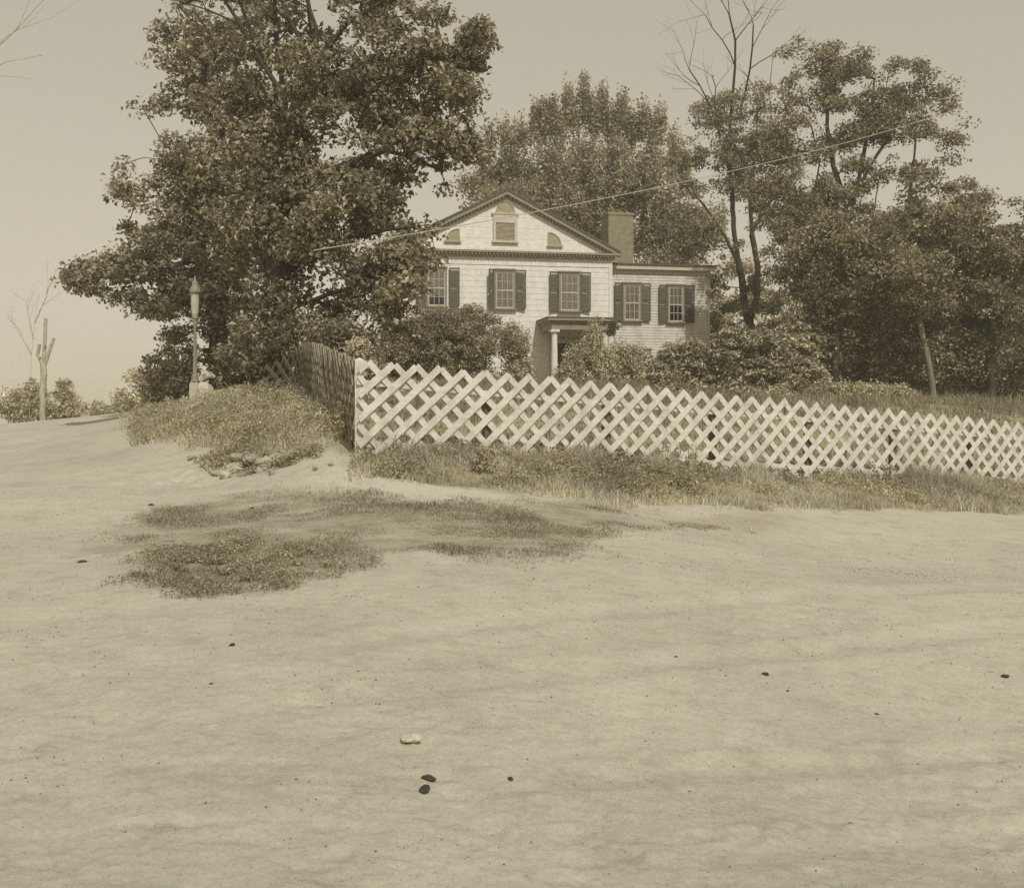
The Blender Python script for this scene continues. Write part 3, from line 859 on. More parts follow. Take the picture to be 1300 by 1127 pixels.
def rail(root, f, s0, s1, z0, z1__, off0, off1, mat, step=.5):
    n = max(2, int((s1-s0)/step)); m = MB(); vs = []; fc = []
    for k in range(n+1):
        s = s0+(s1-s0)*k/n; x, y, z = f(s); x2, y2, _ = f(s+.01); l = math.hypot(x2-x, y2-y); nx, ny = -(y2-y)/l, (x2-x)/l
        for of, zz in ((off0, z0), (off1, z0), (off1, z1__), (off0, z1__)): vs.append((float(x+nx*of), float(y+ny*of), float(z+zz)))
    for k in range(n):
        a = 4*k; b = a+4
        fc += [(a+i, a+(i+1) % 4, b+(i+1) % 4, b+i) for i in range(4)]
    fc += [(3, 2, 1, 0), (4*n, 4*n+1, 4*n+2, 4*n+3)]
    return m.add(vs, fc).build('rail', mat, root)

# front fence: real corner at the white post, running right and away downhill
def fpt(n):
    """n-th tip: measured spacing along the fence"""
    px = 476+31.25*n/(1+.01178*n); d = 16.0*(1+.01178*n); return px, d
SP = .394
fp = []
for n in (-0.75, 5, 10, 15, 20, 25, 30, 36, 48, 60):
    px, d = fpt(n); x, y = w2(px, d)
    ty = np.interp(px, [450, 476, 600, 700, 865, 1000, 1130, 1266, 1600], [457, 461, 472, 480, 497, 508.5, 521.5, 535, 567])
    z = EYE-(ty-HY)/F*d
    fp.append((x, y, z-1.38))
ff, fL = path_fn(fp)
fr = empty('lattice_fence', (0, 0, 0))
fx, fy, fz = ff(0.0)
tag(fr, 'long white criss-cross lattice fence running downhill in front of the yard', 'fence', 'lattice fences')
# left normal of a path running right/away points to the yard; front layer faces the road (front=-1)
lattice(fr, ff, fL, SP, 1.36, -1, s_lo=.02, mat=M['fence'], jitter=.015)
rail(fr, ff, .02, fL, 1.02, 1.10, .031, .066, M['fence'])
rail(fr, ff, .02, fL, .10, .19, .031, .066, M['fence'])
k = 0; s = 2.2
while s < fL:
    x, y, z = ff(s); gz = z1(x, y); x, y = float(x), float(y)+.13
    MB().box(-.055, .055, -.055, .055, -.3, float(z)+1.12-gz).build('post', M['fence_bare_shade'], fr, loc=(x-.02, y, gz), rz=R(28)); s += 2.3
x, y = w2(456.5, 16.02)
gz = z1(x, y); top = EYE-(455-HY)/F*16.0
m = MB(); m.box(-.068, .068, -.068, .068, -.4, top-gz-.02)
m.add([(-.068,-.068,top-gz-.02),(.068,-.068,top-gz-.02),(.068,.068,top-gz-.02),(-.068,.068,top-gz-.02),(0,0,top-gz+.015)],[(0,1,4),(1,2,4),(2,3,4),(3,0,4)])
m.build('corner_post', M['fence'], fr, loc=(x, y, gz), rz=R(6))

# side fence curving up the bank
sp_ = [(450.5,457,16.25),(440,452,17.1),(425,446,18.5),(410,440,20.3),(398,436.5,22.0),(390,436,23.3),(384,438,24.4),(374,444,25.2),(362,451,25.7),(348,459,26.1),(334,466,26.4)]
pts = [tuple(P(*t)) for t in sp_]
pts = curve_pts([(p[0], p[1], p[2]-1.38) for p in pts], 8)
sf, sL = path_fn(pts)
sr = empty('lattice_fence', (0, 0, 0))
tag(sr, 'shade-coloured lattice fence curving up the bank from the white corner post', 'fence', 'lattice fences')
lattice(sr, sf, sL, SP, 1.36, 1, s_lo=.08, s_hi=6.2, mat=M['fence_shade'], jitter=.014, w=.075)
lattice(sr, sf, sL, SP, 1.36, 1, s_lo=6.22, mat=M['fence_deep_shade'], jitter=.014, w=.09)
rail(sr, sf, .08, sL, 1.02, 1.10, -.066, -.031, M['fence_bare_shade'])
rail(sr, sf, .08, sL, .12, .20, -.066, -.031, M['fence_bare_shade'])
s = 2.1
while s < sL:
    x, y, z = sf(s); gz = z1(x, y)
    MB().box(-.05, .05, -.05, .05, -.3, float(z)+1.1-gz).build('post', M['fence_bare_shade'], sr, loc=(float(x)+.13, float(y)+.02, gz)); s += 2.2

# ------------------------------------------------------------------ street lamp and the things at its foot
LD = 28.5
x, y = w2(247.5, LD); gz = z1(x, y)
def lz(py): return EYE-(py-HY)/F*LD-gz+.0
def rr(px): return px/F*LD/2
lamp = empty('street_lamp', (x, y, gz))
tag(lamp, 'pale iron street lamp with domed lantern standing on the grassy bank', 'street lamp')
m = MB(); b = rr(11)
m.box(-b, b, -b, b, -.3, lz(487)); m.box(-b*.85, b*.85, -b*.85, b*.85, lz(487), lz(485))
m.build('base', M['stone'], lamp)
m = MB()
m.lathe([(rr(11), lz(485)), (rr(11), lz(483)), (rr(8), lz(481)), (rr(9), lz(479)), (rr(8), lz(477)), (rr(5.5), lz(474)), (rr(5), lz(465)), (rr(3.6), lz(420)), (rr(4.5), lz(414)), (rr(6), lz(412)), (rr(4), lz(409)), (rr(5), lz(405)), (rr(9), lz(402))], 16)
m.tube([(-rr(17), 0, lz(404)), (rr(17), 0, lz(404))], rr(1.6), 8)
m.build('pole', M['iron'], lamp, smooth=True)
m = MB(); m.lathe([(rr(6), lz(402)), (rr(8.5), lz(398)), (rr(10), lz(385)), (rr(10), lz(372))], 8)
m.build('lantern_glass', M['lampglass'], lamp)
m = MB(); m.lathe([(rr(14), lz(372)), (rr(14), lz(370.5)), (rr(12), lz(366)), (rr(8), lz(363)), (rr(7), lz(361)), (rr(8), lz(359)), (rr(3), lz(356)), (rr(2.5), lz(353)), (rr(.6), lz(350))], 16)
m.build('lantern_cap', M['iron'], lamp, smooth=True)

def scatter(n, xr, yr, keep):
    out = []; tot = 0
    while tot < n:
        x = rng.uniform(*xr, n); y = rng.uniform(*yr, n); k = keep(x, y); out.append(np.c_[x, y][k]); tot += k.sum()
        if k.sum() == 0: break
    return np.vstack(out)[:n]
def stone(name, label, cat, x, y, r, sq=(1, 1, .6), mat='stone', group=None, sink=.25, seed=0, ang=None):
    n1, n2 = 14, 9; vs = []; q = np.random.default_rng(seed+5)
    ph = q.random(6)*6; sharp = .10 if mat == 'stone' else .22
    for i in range(n2+1):
        a = math.pi*i/n2
        for j in range(n1):
            t = 2*math.pi*j/n1
            d = 1+.16*math.sin(2*t+ph[0])*math.sin(a)+.12*math.sin(3*t+ph[1]+a*2)+.10*math.cos(3*a+ph[2])+(q.random()-.5)*sharp*math.sin(a)
            vs.append((r*sq[0]*d*math.sin(a)*math.cos(t), r*sq[1]*d*math.sin(a)*math.sin(t), r*sq[2]*d*math.cos(a)))
    fs_ = [(i*n1+j, (i+1)*n1+j, (i+1)*n1+(j+1) % n1, i*n1+(j+1) % n1) for i in range(n2) for j in range(n1)]
    o = MB().add(vs, fs_).build(name, M[mat], None, smooth=False, loc=(x, y, z1(x, y)+r*sq[2]*(1-sink)), rz=q.random()*6 if ang is None else ang)
    tag(o, label, cat, group); return o
bx_, by_ = w2(260, 28.2)
stone('boulder', 'pale rounded boulder at the foot of the street lamp', 'boulder', bx_, by_, .31, (.85, .8, 1.0), sink=.25, seed=2, ang=.4)
# small stake with a bent pale board behind the boulder
x, y = w2(271, 28.8); gz = z1(x, y)
st_o = empty('hitching_stake', (x, y, gz)); tag(st_o, 'thin stake with pale bent boards beside the lamp boulder', 'stake')
MB().tube([(.02, 0, -.2), (.0, 0, .75)], .03, 7).build('post', M['bark'], st_o)
m = MB().tube([(-.42, -.02, .52), (-.25, -.02, .66), (-.05, -.03, .74), (.05, -.03, .66)], [.09, .12, .10, .05], 8); m.build('arm', M['stone'], st_o, smooth=True)
MB().hexa([(.10, -.03, .38), (.24, -.03, .42), (.24, .0, .42), (.10, .0, .38), (.08, -.03, .68), (.26, -.03, .74), (.26, 0, .74), (.08, 0, .68)]).build('board', M['trim'], st_o)

# stones and clods on the bare ground
STN = [(521,943,.055,'stone','pale flat stone half sunk in the earth, largest of the stones'), (545,989,.030,'darkstone','dark flat clod below the pale flat stone'),
       (539,1006,.036,'darkstone','dark wide clod nearest the viewer on the bare earth'), (972,858,0.027,'darkstone','small dark squarish clod alone on the pale earth'),
       (1276,857,0.030,'darkstone','dark clod by the right margin of the bare earth'), (104,713,0.036,'darkstone','dark clod left of the grass patch'),
       (1113,905,0.013,'darkstone','tiny dark pebble among faint cart ruts'), (192,640,0.036,'darkstone','dark clod by the upper left edge of the grass patch'),
       (320,645,0.030,'darkstone','dark clod inside the upper grass patch'), (858,832,0.012,'darkstone','tiny dark crumb in the middle of the earth'), (648,990,0.018,'darkstone','dark crumb right of the wide clods'),
       (295,825,0.024,'darkstone','dark clod below the grass patch'), (268,870,0.012,'darkstone','tiny dark crumb far below the grass patch'), (1000,880,0.012,'darkstone','tiny dark crumb right of the squarish clod')]
for i, (px, py, r_, mt, lb) in enumerate(STN):
    X_, Y_ = hit(px, py)
    stone('stone' if mt == 'stone' else 'earth_clod', lb, 'stone' if mt == 'stone' else 'clod', X_, Y_, r_, (1.1, .8, .34), mt, 'stones and clods on the bare earth', seed=i*3)
X_, Y_ = hit(692, 592); stone('stone', 'pale flat stone in the grass under the lattice fence', 'stone', X_, Y_, .13, (1.3, .7, .4), 'stone', None, seed=77)
for i, (px, py, r_) in enumerate([(262,588,.13),(274,596,.10),(300,580,.16),(322,597,.09),(283,575,.11),(345,602,.08),(243,583,.09),(400,598,.07),(420,592,.06)]):
    X_, Y_ = hit(px, py); r_ *= .7; stone('rubble_stone', ['pale stone at the left end of the eroded bank rubble','small rubble stone just right of the leftmost one','largest pale stone in the eroded bank','small stone right of the spiky rosette','stone lying above the others on the bank face','small stone under the smaller spiky weed','grey stone farthest left on the bank face','little stone on the bare bank below the side fence','little stone nearest the corner post'][i], 'stone', X_, Y_, r_, (1.2, .9, .7), 'rubble', 'stones eroding out of the bank', seed=100+i)
BARE = [hit(*t) for t in [(240,568),(330,566),(450,582),(455,600),(380,604),(300,604),(250,594)]]
xy = scatter(420, (-7.5, -2), (14.5, 20), lambda x, y: inpoly(x, y, BARE) & (fbm(x*2.2, y*2.2, 1.7, 3) > .5+rng.normal(size=x.shape)*.2))
V, Fc = leaves_at(np.c_[xy, zg(xy[:, 0], xy[:, 1])+.03+rng.random(len(xy))*.08], np.full(len(xy), .08), 8, .045, .8, .9, 0, .5)
o = mesh_np('bank_foot_weeds', V, Fc, M['weed']); tag(o, 'sparse weeds on the eroded dirt at the foot of the bank', 'weeds', kind='stuff')
X_, Y_ = hit(285, 603); stone('stone', 'small pale stone at the foot of the eroded bank', 'stone', X_, Y_, .09, (1.1, .9, .7), 'stone', None, seed=78)

# ------------------------------------------------------------------ overhead wire
a = P(398, 318, 20.5); b = P(1212, 140, 41.0); pts = []
mid_sag = .35
for i in range(61):
    t = i/60; p = a+(b-a)*t; p[2] -= 0; 
    p[2] -= mid_sag*4*t*(1-t); pts.append(tuple(p))
wo = MB().tube([Vector(p)-Vector(tuple(a)) for p in pts], .010, 6).build('overhead_wire', M['wire'], None, loc=tuple(a))
tag(wo, 'thin pale wire strung from the big maple across the gable to the locust', 'wire')

# ------------------------------------------------------------------ trees
# big maples on the left
make_tree('maple_tree', 'large dark maple overhanging the street lamp, leftmost of the yard trees',
    [[(277,490,34.5),(276,440,34.5),(280,380,34.5),(285,300,34.5),(275,220,34.5),(265,140,34.5),(255,60,34.5)],
     [(280,340,34.5),(240,330,34.0),(190,345,33.5),(140,352,33.0)], [(276,240,34.5),(230,210,34.5),(200,170,34.5)]],
    [(228,165,45,50,34.5,.9),(262,110,50,45,34.5,.9),(255,52,48,45,34.5,.9),(205,235,48,45,34.5),(250,250,65,60,34.5),(185,235,32,32,34.0,.8),(300,180,60,70,35.0),
     (225,320,62,42,34.0,1.1),(170,322,36,22,33.5,.8),(130,350,34,15,33.0,.8),(205,370,50,20,33.5,.9),(265,350,60,45,34.5,1.2),(240,392,55,24,34.0,1.1),(205,398,30,10,33.5,.8),
     (300,300,60,60,35.0,1.2),(265,425,34,26,34.5,1.1),(300,420,40,40,35.0,1.2),(280,10,60,40,35.0,.8),(290,-60,70,50,35.0,.9),(320,460,36,22,34.0,1.2)],
    .14, M['maple'], M['barkdark'], .27, dens=1.7, crad=.52, per=62, gap=-.16, gscale=.8, group='big maples beside the side fence', up=.6, droop=.3)
make_tree('maple_tree', 'tallest dense maple with bare upper limbs, its crown reaching over the gable',
    [[(350,485,27.5),(349,430,27.5),(352,360,27.5),(356,280,27.5),(358,200,27.5),(362,130,27.5),(352,60,27.5),(345,-40,27.5)],
     [(358,210,27.5),(380,140,27.5),(400,80,27.3),(392,20,27.2),(388,-60,27)], [(356,250,27.5),(420,220,27),(490,190,27),(560,215,27)],
     [(354,330,27.5),(420,310,26.8),(490,290,26.5),(545,285,26.5)], [(400,80,27.3),(440,30,27),(500,-10,27)], [(349,400,27.5),(400,380,26.8),(450,365,26.5)]],
    [(390,170,80,65,27.5,1.1),(320,200,60,60,27.8,1.1),(470,150,80,65,27.2),(455,80,75,50,27.2,.95),(520,60,55,40,27,.9),(570,35,32,28,27,.6),(592,60,14,22,27,.45),(545,140,45,45,27,.9),(580,160,30,18,27,.7),
     (550,212,46,36,27),(598,185,14,20,27,.6),(568,236,24,18,27,.9),(592,190,20,24,27,1.0),(530,205,36,26,27,1.0),(470,235,50,26,27.2,1.0),(545,260,26,12,26.7,.8),(480,240,80,60,27,1.1),(400,270,80,60,27.5,1.2),(340,300,65,65,28,1.2),
     (488,290,42,26,26.7,.9),(455,325,65,38,26.6,1.1),(508,335,20,26,26.5,.9),(400,350,75,50,27,1.2),(480,375,44,32,26.4,1.0),(440,405,60,34,26.4,1.1),(370,410,60,45,27,1.2),
     (300,95,52,38,28,.7),(345,45,60,30,28.3,.5),(430,225,60,45,27.4,1.0),(330,140,50,40,28.4,.9),(520,110,50,36,27.2,.9),(560,90,36,30,27,.7),(480,20,60,30,27.4,.9),(450,0,110,50,27.5,.9),(370,-60,120,60,27.5,.8),(500,-60,110,60,27.5,.8)],
    .135, M['maple'], M['barkdark'], .36, dens=1.7, crad=.50, per=62, gap=-.16, gscale=.8, group='big maples beside the side fence', up=.6, droop=.3,
    bare=[(340,90,27.2,285,22,3.4,.06,2),(352,110,27,305,30,3.6,.07,2),(398,85,26.8,370,20,2.6,.07,2),(402,62,26.8,405,10,2.2,.06,1),(400,64,26.8,440,62,.9,.05,0),(330,130,27,270,60,3.0,.045,2),
          (430,345,25.6,497,425,2.1,.028,1),(455,330,25.6,440,365,.7,.02,1),(300,120,27,285,60,1.8,.035,1)])

# poplar / silver maple behind the house
D3 = 68
make_tree('silver_maple_tree', 'broad pale maple with spiky top rising behind the roof and chimney',
    [[(745,470,D3),(745,400,D3),(742,330,D3),(738,270,D3),(735,215,D3),(735,160,D3)], [(742,330,D3),(690,260,D3),(665,200,D3)], [(742,320,D3),(800,260,D3),(830,190,D3)], [(738,270,D3),(770,210,D3),(790,160,D3)],
     [(738,250,D3),(712,200,D3),(700,160,D3)]],
    [(735,225,55,42,D3,1.1),(690,222,48,36,D3),(650,230,36,28,D3),(632,225,20,24,D3,.9),(780,222,50,40,D3),(830,230,42,36,D3),(862,250,28,28,D3),(700,275,70,38,D3,1.1),(780,275,70,42,D3,1.1),
     (850,298,50,40,D3,1.1),(840,335,55,28,D3,1.2),(660,265,50,32,D3),(620,250,30,24,D3,.9),
     (702,150,5,26,D3,2.2),(722,136,5,30,D3,2.2),(742,130,5,30,D3,2.2),(765,142,5,28,D3,2.2),(728,152,5,28,D3,2.2),(790,148,5,28,D3,2.2),(815,152,5,26,D3,2.2),(838,160,5,26,D3,2.2),(680,160,5,26,D3,2.2),(662,174,5,24,D3,2.2),(640,172,5,22,D3,2.2),(856,190,5,24,D3,2.2),(776,160,5,26,D3,2.2),(622,186,5,22,D3,2.2),(870,215,5,22,D3,2.2),(752,150,5,30,D3,2.2),(690,150,5,24,D3,2.2),(828,172,5,22,D3,2.2),(650,186,5,22,D3,2.2),(710,165,5,26,D3,2.2),(802,166,5,24,D3,2.2)],
    .20, M['poplar'], M['barkpale'], .42, dens=2.2, crad=.42, per=40, gap=-.12, flat=2.4, tilt=1.0, up=.3, droop=0, gscale=.55)
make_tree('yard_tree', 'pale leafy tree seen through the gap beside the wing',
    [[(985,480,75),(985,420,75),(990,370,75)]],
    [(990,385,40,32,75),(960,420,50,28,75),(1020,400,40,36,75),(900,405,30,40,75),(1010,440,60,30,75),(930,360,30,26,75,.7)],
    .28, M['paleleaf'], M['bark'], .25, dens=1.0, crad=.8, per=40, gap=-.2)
D4 = 54
make_tree('locust_tree', 'twin-trunked locust with dead bare limbs at its top, right of the house',
    [[(951,470,D4),(950,440,D4),(951,412,D4),(945,380,D4),(938,340,D4),(932,300,D4),(930,255,D4),(926,200,D4),(928,150,D4),(932,100,D4)],
     [(952,405,D4),(960,380,D4-.3),(962,340,D4-.5),(955,300,D4-.5),(952,250,D4-.5),(958,200,D4-.5),(962,140,D4-.5)],
     [(938,335,D4),(920,300,D4),(895,262,D4),(868,235,D4),(840,214,D4)], [(960,380,D4-.3),(975,355,D4-.5),(985,330,D4-.6)], [(952,300,D4-.5),(975,260,D4),(1000,235,D4)]],
    [(915,150,32,26,D4,.9),(945,135,38,26,D4),(898,180,28,30,D4,.8),(950,185,40,38,D4),(915,215,36,30,D4),(965,225,36,40,D4),(880,212,30,22,D4,.7),(870,270,28,34,D4,.8),(905,320,36,34,D4,.9),
     (990,200,36,45,D4,.8),(1000,265,40,38,D4,1.1),(985,150,26,30,D4,.7),(1005,330,34,36,D4,.8),(905,385,26,50,D4-.5,1.1),(925,420,26,30,D4-.5,1.1),(975,370,20,18,D4,.6),(985,395,22,18,D4,.7)],
    .125, M['locust'], M['barkdark'], .32, dens=1.7, crad=.50, per=50, gap=-.08, group='tall locusts at the right of the yard', gscale=.8, up=.6, droop=.25,
    bare=[(928,150,D4,932,20,5.0,.09,3),(940,140,D4,955,20,4.2,.07,3),(915,180,D4,875,70,4.0,.06,3),(912,160,D4,895,80,3.0,.045,2),(985,170,D4,984,30,4.6,.03,0),(960,150,D4,975,80,2.5,.035,1)])
D5 = 46
make_tree('locust_tree', 'tallest wind-blown locust with open forked limbs against the sky, far right group',
    [[(1078,480,D5),(1078,400,D5),(1077,330,D5),(1078,270,D5),(1088,235,D5),(1095,200,D5),(1105,150,D5),(1110,100,D5)],
     [(1077,275,D5),(1068,240,D5),(1058,210,D5),(1050,160,D5),(1050,100,D5)], [(1082,250,D5),(1105,210,D5),(1125,180,D5),(1150,140,D5)],
     [(1045,300,D5+.5),(1033,250,D5+.5),(1040,210,D5+.5),(1030,160,D5+.5)], [(1077,320,D5),(1105,290,D5),(1112,250,D5),(1118,210,D5)], [(1150,360,D5),(1152,290,D5),(1158,220,D5),(1165,160,D5)]],
    [(1030,60,28,18,D5,.8),(1055,75,34,24,D5),(1062,105,46,26,D5,1.1),(1030,130,40,30,D5),(1085,110,30,24,D5,.8),(1100,140,44,26,D5),(1150,100,34,22,D5,.55),(1170,125,36,26,D5,.7),(1195,150,34,24,D5,.45),(1225,165,18,10,D5,.3),
     (1140,155,40,26,D5,.9),(1095,170,42,20,D5,.9),(1020,185,36,28,D5,.8),(985,215,24,22,D5,.6),(1075,195,26,14,D5,.7),(1012,240,44,26,D5,1.2),(1000,285,46,34,D5,1.3),(1050,262,34,24,D5,1.1),(1170,190,40,26,D5,.6),(1195,220,34,24,D5,.45),
     (1130,215,26,18,D5,.6),(1165,245,36,24,D5,.7),(1200,265,34,22,D5,.9),(1160,262,34,22,D5,.9),(1100,255,24,16,D5,.7),(1225,245,18,14,D5,.5),(1125,275,40,26,D5,1.0),(1070,225,30,16,D5,.6),(1150,300,40,24,D5,1.0),(1185,290,36,24,D5,.8),(1000,175,24,24,D5,.8),(985,260,30,30,D5),(1090,285,30,20,D5,.8),(1215,190,20,12,D5,.3)],
    .125, M['locust'], M['barkdark'], .34, dens=2.0, crad=.50, per=50, gap=-.05, group='tall locusts at the right of the yard', gscale=.9, up=.6, droop=.25)
# dark understory trees
D6 = 41
def under(label, px, lean, blobs, bm='barkdark', r=.16, trunks=None, **kw):
    tr = trunks or [[(px, 500, D6), (px+lean*.3, 440, D6), (px+lean*.7, 390, D6), (px+lean, 330, D6)]]
    make_tree('shade_tree', label, tr, blobs, .13, M['darkleaf'], M[bm], r, dens=2.1, crad=.55, per=66, gap=-.22, group='dense shade trees on the right lawn', up=.6, droop=.3, **kw)
under('dense dark shade tree at the left of the right-hand thicket', 1060, 5,
      [(1055,310,42,32,D6),(1030,345,36,34,D6+1),(1075,345,45,40,D6,1.2),(1060,400,48,40,D6+1,1.3),(1040,440,40,32,D6+1,1.2),(1085,450,40,34,D6+1,1.2),(1110,300,36,30,D6),(1030,395,24,40,D6+2,1.1),(1065,478,40,16,D6+2,1.2)])
under('shade tree with pale slender leaning trunk at the edge of the lawn', 1183, -20,
      [(1150,330,45,40,D6),(1185,310,42,40,D6),(1140,380,45,36,D6+1,1.2),(1195,370,45,40,D6+1,1.1),(1125,425,40,34,D6+1.5,1.2),(1170,290,40,26,D6,.9),(1150,462,36,26,D6+2,1.1),(1165,365,30,22,39.2,1.1),(1150,340,30,20,39.2)], 'barkpale', .12,
      trunks=[[(1184,508,40.2),(1180,470,40.2),(1172,430,40.2),(1164,390,40.6),(1158,350,41.5),(1155,320,42)]])
under('broad shade tree closing the right end of the lawn', 1258, 4,
      [(1215,275,32,28,D6,.7),(1245,310,42,40,D6,.9),(1290,300,50,60,D6,.9),(1225,350,40,36,D6,1.1),(1270,370,50,45,D6,1.2),(1215,410,45,36,D6+1,1.2),(1265,430,50,40,D6+1,1.2),(1215,460,44,30,D6+1,1.2),(1260,475,44,24,D6+1,1.2),(1235,270,20,20,D6,.4),(1330,400,60,90,D6,1.0)])
# a dark wood edge behind them
make_tree('backing_tree', 'dim tree deep in the thicket behind the right-hand lawn',
    [[(1120,490,50),(1120,420,50),(1125,350,50)]], [(1060,430,60,50,50,1.2),(1140,420,70,55,50,1.2),(1220,440,60,45,51,1.2),(1280,420,60,60,51,1.1),(1210,478,60,22,50,1.6),(1280,480,50,22,50,1.6),(1130,478,50,22,50,1.4),(1100,350,60,40,50),(1190,350,70,45,51)],
    .22, M['darkleaf'], M['barkdark'], .2, dens=1.6, crad=.8, per=44, gap=-.3)

# ------------------------------------------------------------------ shrubs in the yard
Gs = 'shrubs in front of the house'
make_bush('yew_shrub', 'large dark dome-shaped yew in front of the house', [(560,440,75,42,41,1.1),(520,440,45,36,40.5),(600,430,45,40,41),(560,415,50,26,41),(500,455,30,28,40.3),(560,480,80,24,41),(590,402,30,14,41)], .085, M['yew'], dens=6, crad=.32, per=70, gap=-.75, group=Gs)
make_bush('arborvitae_shrub', 'small upright egg-shaped evergreen right of the dome yew', [(655,445,18,30,42),(655,470,22,22,42),(650,430,12,20,42)], .09, M['juniper'], dens=9, crad=.25, per=60, gap=-.8, group=Gs, flat=1.2)
make_bush('juniper_shrub', 'feathery pale juniper partly hiding the porch doorway', [(738,465,22,26,45),(752,440,12,24,45),(725,480,22,18,45),(757,425,7,16,45,.9),(745,490,36,20,45),(770,470,14,24,45)], .10, M['juniper'], dens=9, crad=.26, per=60, gap=-.6, group=Gs, flat=1.5, tilt=.9, up=.2)
make_bush('juniper_shrub', 'feathery rounded juniper between the porch and the wing window', [(795,468,25,24,45.5),(785,455,14,18,45.5),(808,455,12,16,45.5),(800,488,30,18,45.5)], .10, M['juniper'], dens=9, crad=.26, per=55, gap=-.6, group=Gs, flat=1.4, tilt=.9, up=.2)
make_bush('vine', 'leafy vine hanging at the right end of the porch roof', [(781,412,7,7,47.2,1.0),(776,420,5,7,47.2,.8),(757,410,10,4,47.2,.7)], .10, M['darkleaf'], dens=22, crad=.18, per=26, gap=-.7, cat='vine')
make_bush('rhododendron_shrub', 'big-leaved sunlit rhododendron in front of the wing', [(862,460,36,26,40),(845,470,22,22,39.5),(885,465,28,26,40),(875,448,24,14,40),(860,488,40,16,39.7),(905,470,24,24,40)], .19, M['gloss'], dens=5, crad=.34, per=34, gap=-.55, group=Gs, asp=.42, up=.5)
make_bush('layered_shrub', 'wide shrub with layered fan-like branches right of the rhododendron', [(960,450,50,34,38.5),(1000,460,40,32,38.5),(935,440,30,26,38.8),(985,430,35,18,38.8),(1020,478,32,22,38.2),(960,485,60,20,38.2),(1005,420,16,12,39)], .13, M['gloss'], dens=5, crad=.38, per=44, gap=-.5, group=Gs, flat=.35, up=1.2)
make_bush('low_hedge', 'low rounded hedge at the back of the right-hand lawn', [(1075,496,34,11,36.5),(1110,497,36,9,37),(1140,499,22,8,37.3),(1050,499,20,10,36.3)], .09, M['juniper'], dens=12, crad=.26, per=60, gap=-.9, cat='hedge')
make_bush('low_shrub', 'low shrubs behind the middle of the lattice fence', [(880,500,46,12,34),(930,502,50,12,34),(980,506,40,10,33.5),(840,498,30,12,34.5)], .11, M['yew'], dens=9, crad=.28, per=50, gap=-.7, group=Gs)
make_bush('pale_shrub', 'small pale-leaved sapling rising behind the white corner post', [(453,444,11,12,17.3),(458,436,8,7,17.3),(448,452,7,7,17.3)], .055, M['paleleaf'], dens=60, crad=.12, per=26, gap=-.6, stem=459)
Gu = 'undergrowth bushes behind the side fence'
make_bush('undergrowth_bush', 'tangled leafy bush behind the top of the side fence', [(425,432,42,24,25.3),(455,440,24,20,25),(380,425,36,24,26.3),(465,475,30,22,24),(430,470,26,16,24)], .10, M['maple'], dens=7, crad=.32, per=60, gap=-.55, group=Gu)
make_bush('undergrowth_bush', 'tangled bush under the tallest maple, left of the side fence', [(325,450,40,32,28.5),(345,470,34,24,28),(300,475,30,20,29),(365,445,24,24,28)], .11, M['maple'], dens=6, crad=.34, per=60, gap=-.5, group=Gu)
make_bush('undergrowth_bush', 'light bush left of the street lamp', [(225,450,22,34,34.5),(208,472,24,26,35),(232,485,18,20,34.5),(200,495,20,18,35.5)], .12, M['gloss'], dens=5, crad=.32, per=60, gap=-.6, group=Gu)
# far left beyond the crest of the road; haze is painted into their colours
Gf = 'pale bushes beyond the crest of the road'
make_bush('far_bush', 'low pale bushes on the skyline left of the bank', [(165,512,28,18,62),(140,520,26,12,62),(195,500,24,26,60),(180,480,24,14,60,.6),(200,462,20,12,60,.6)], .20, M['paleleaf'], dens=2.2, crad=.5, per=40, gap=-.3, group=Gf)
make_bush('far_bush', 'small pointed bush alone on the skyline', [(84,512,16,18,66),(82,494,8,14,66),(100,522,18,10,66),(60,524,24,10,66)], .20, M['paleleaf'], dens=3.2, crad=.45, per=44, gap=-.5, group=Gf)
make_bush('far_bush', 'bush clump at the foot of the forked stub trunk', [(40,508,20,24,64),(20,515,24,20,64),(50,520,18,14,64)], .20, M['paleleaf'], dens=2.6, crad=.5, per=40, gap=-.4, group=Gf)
x, y = w2(55, 63)
make_tree('dead_tree', 'pale forked stub of a dead tree on the skyline', [[(54,540,63),(54,500,63),(56,465,63),(57,440,63)], [(56,462,63),(57,430,63),(58,405,63)], [(56,465,63),(64,445,63),(68,430,63)], [(56,470,63),(48,450,63),(50,438,63)]], None, .1, None, M['barkhaze'], .24, tip=.10)
make_tree('bare_tree', 'thin bare tree with fine twigs at the left edge of the skyline', [[(36,540,61),(38,500,61),(40,450,61),(44,410,61),(50,375,61)]], None, .1, None, M['barkhaze'], .14,
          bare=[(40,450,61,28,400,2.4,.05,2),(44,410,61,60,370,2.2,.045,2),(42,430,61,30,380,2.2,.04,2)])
make_tree('bare_tree', 'bare-limbed tree beyond the left margin, its thin boughs reaching into the sky', [[(-150,560,34),(-145,450,34),(-140,300,34),(-130,180,34),(-120,80,34)]], None, .1, None, M['barkhaze'], .30,
          bare=[(-130,140,34,60,66,4.6,.03,1),(-135,180,34,50,124,4.4,.045,1)])

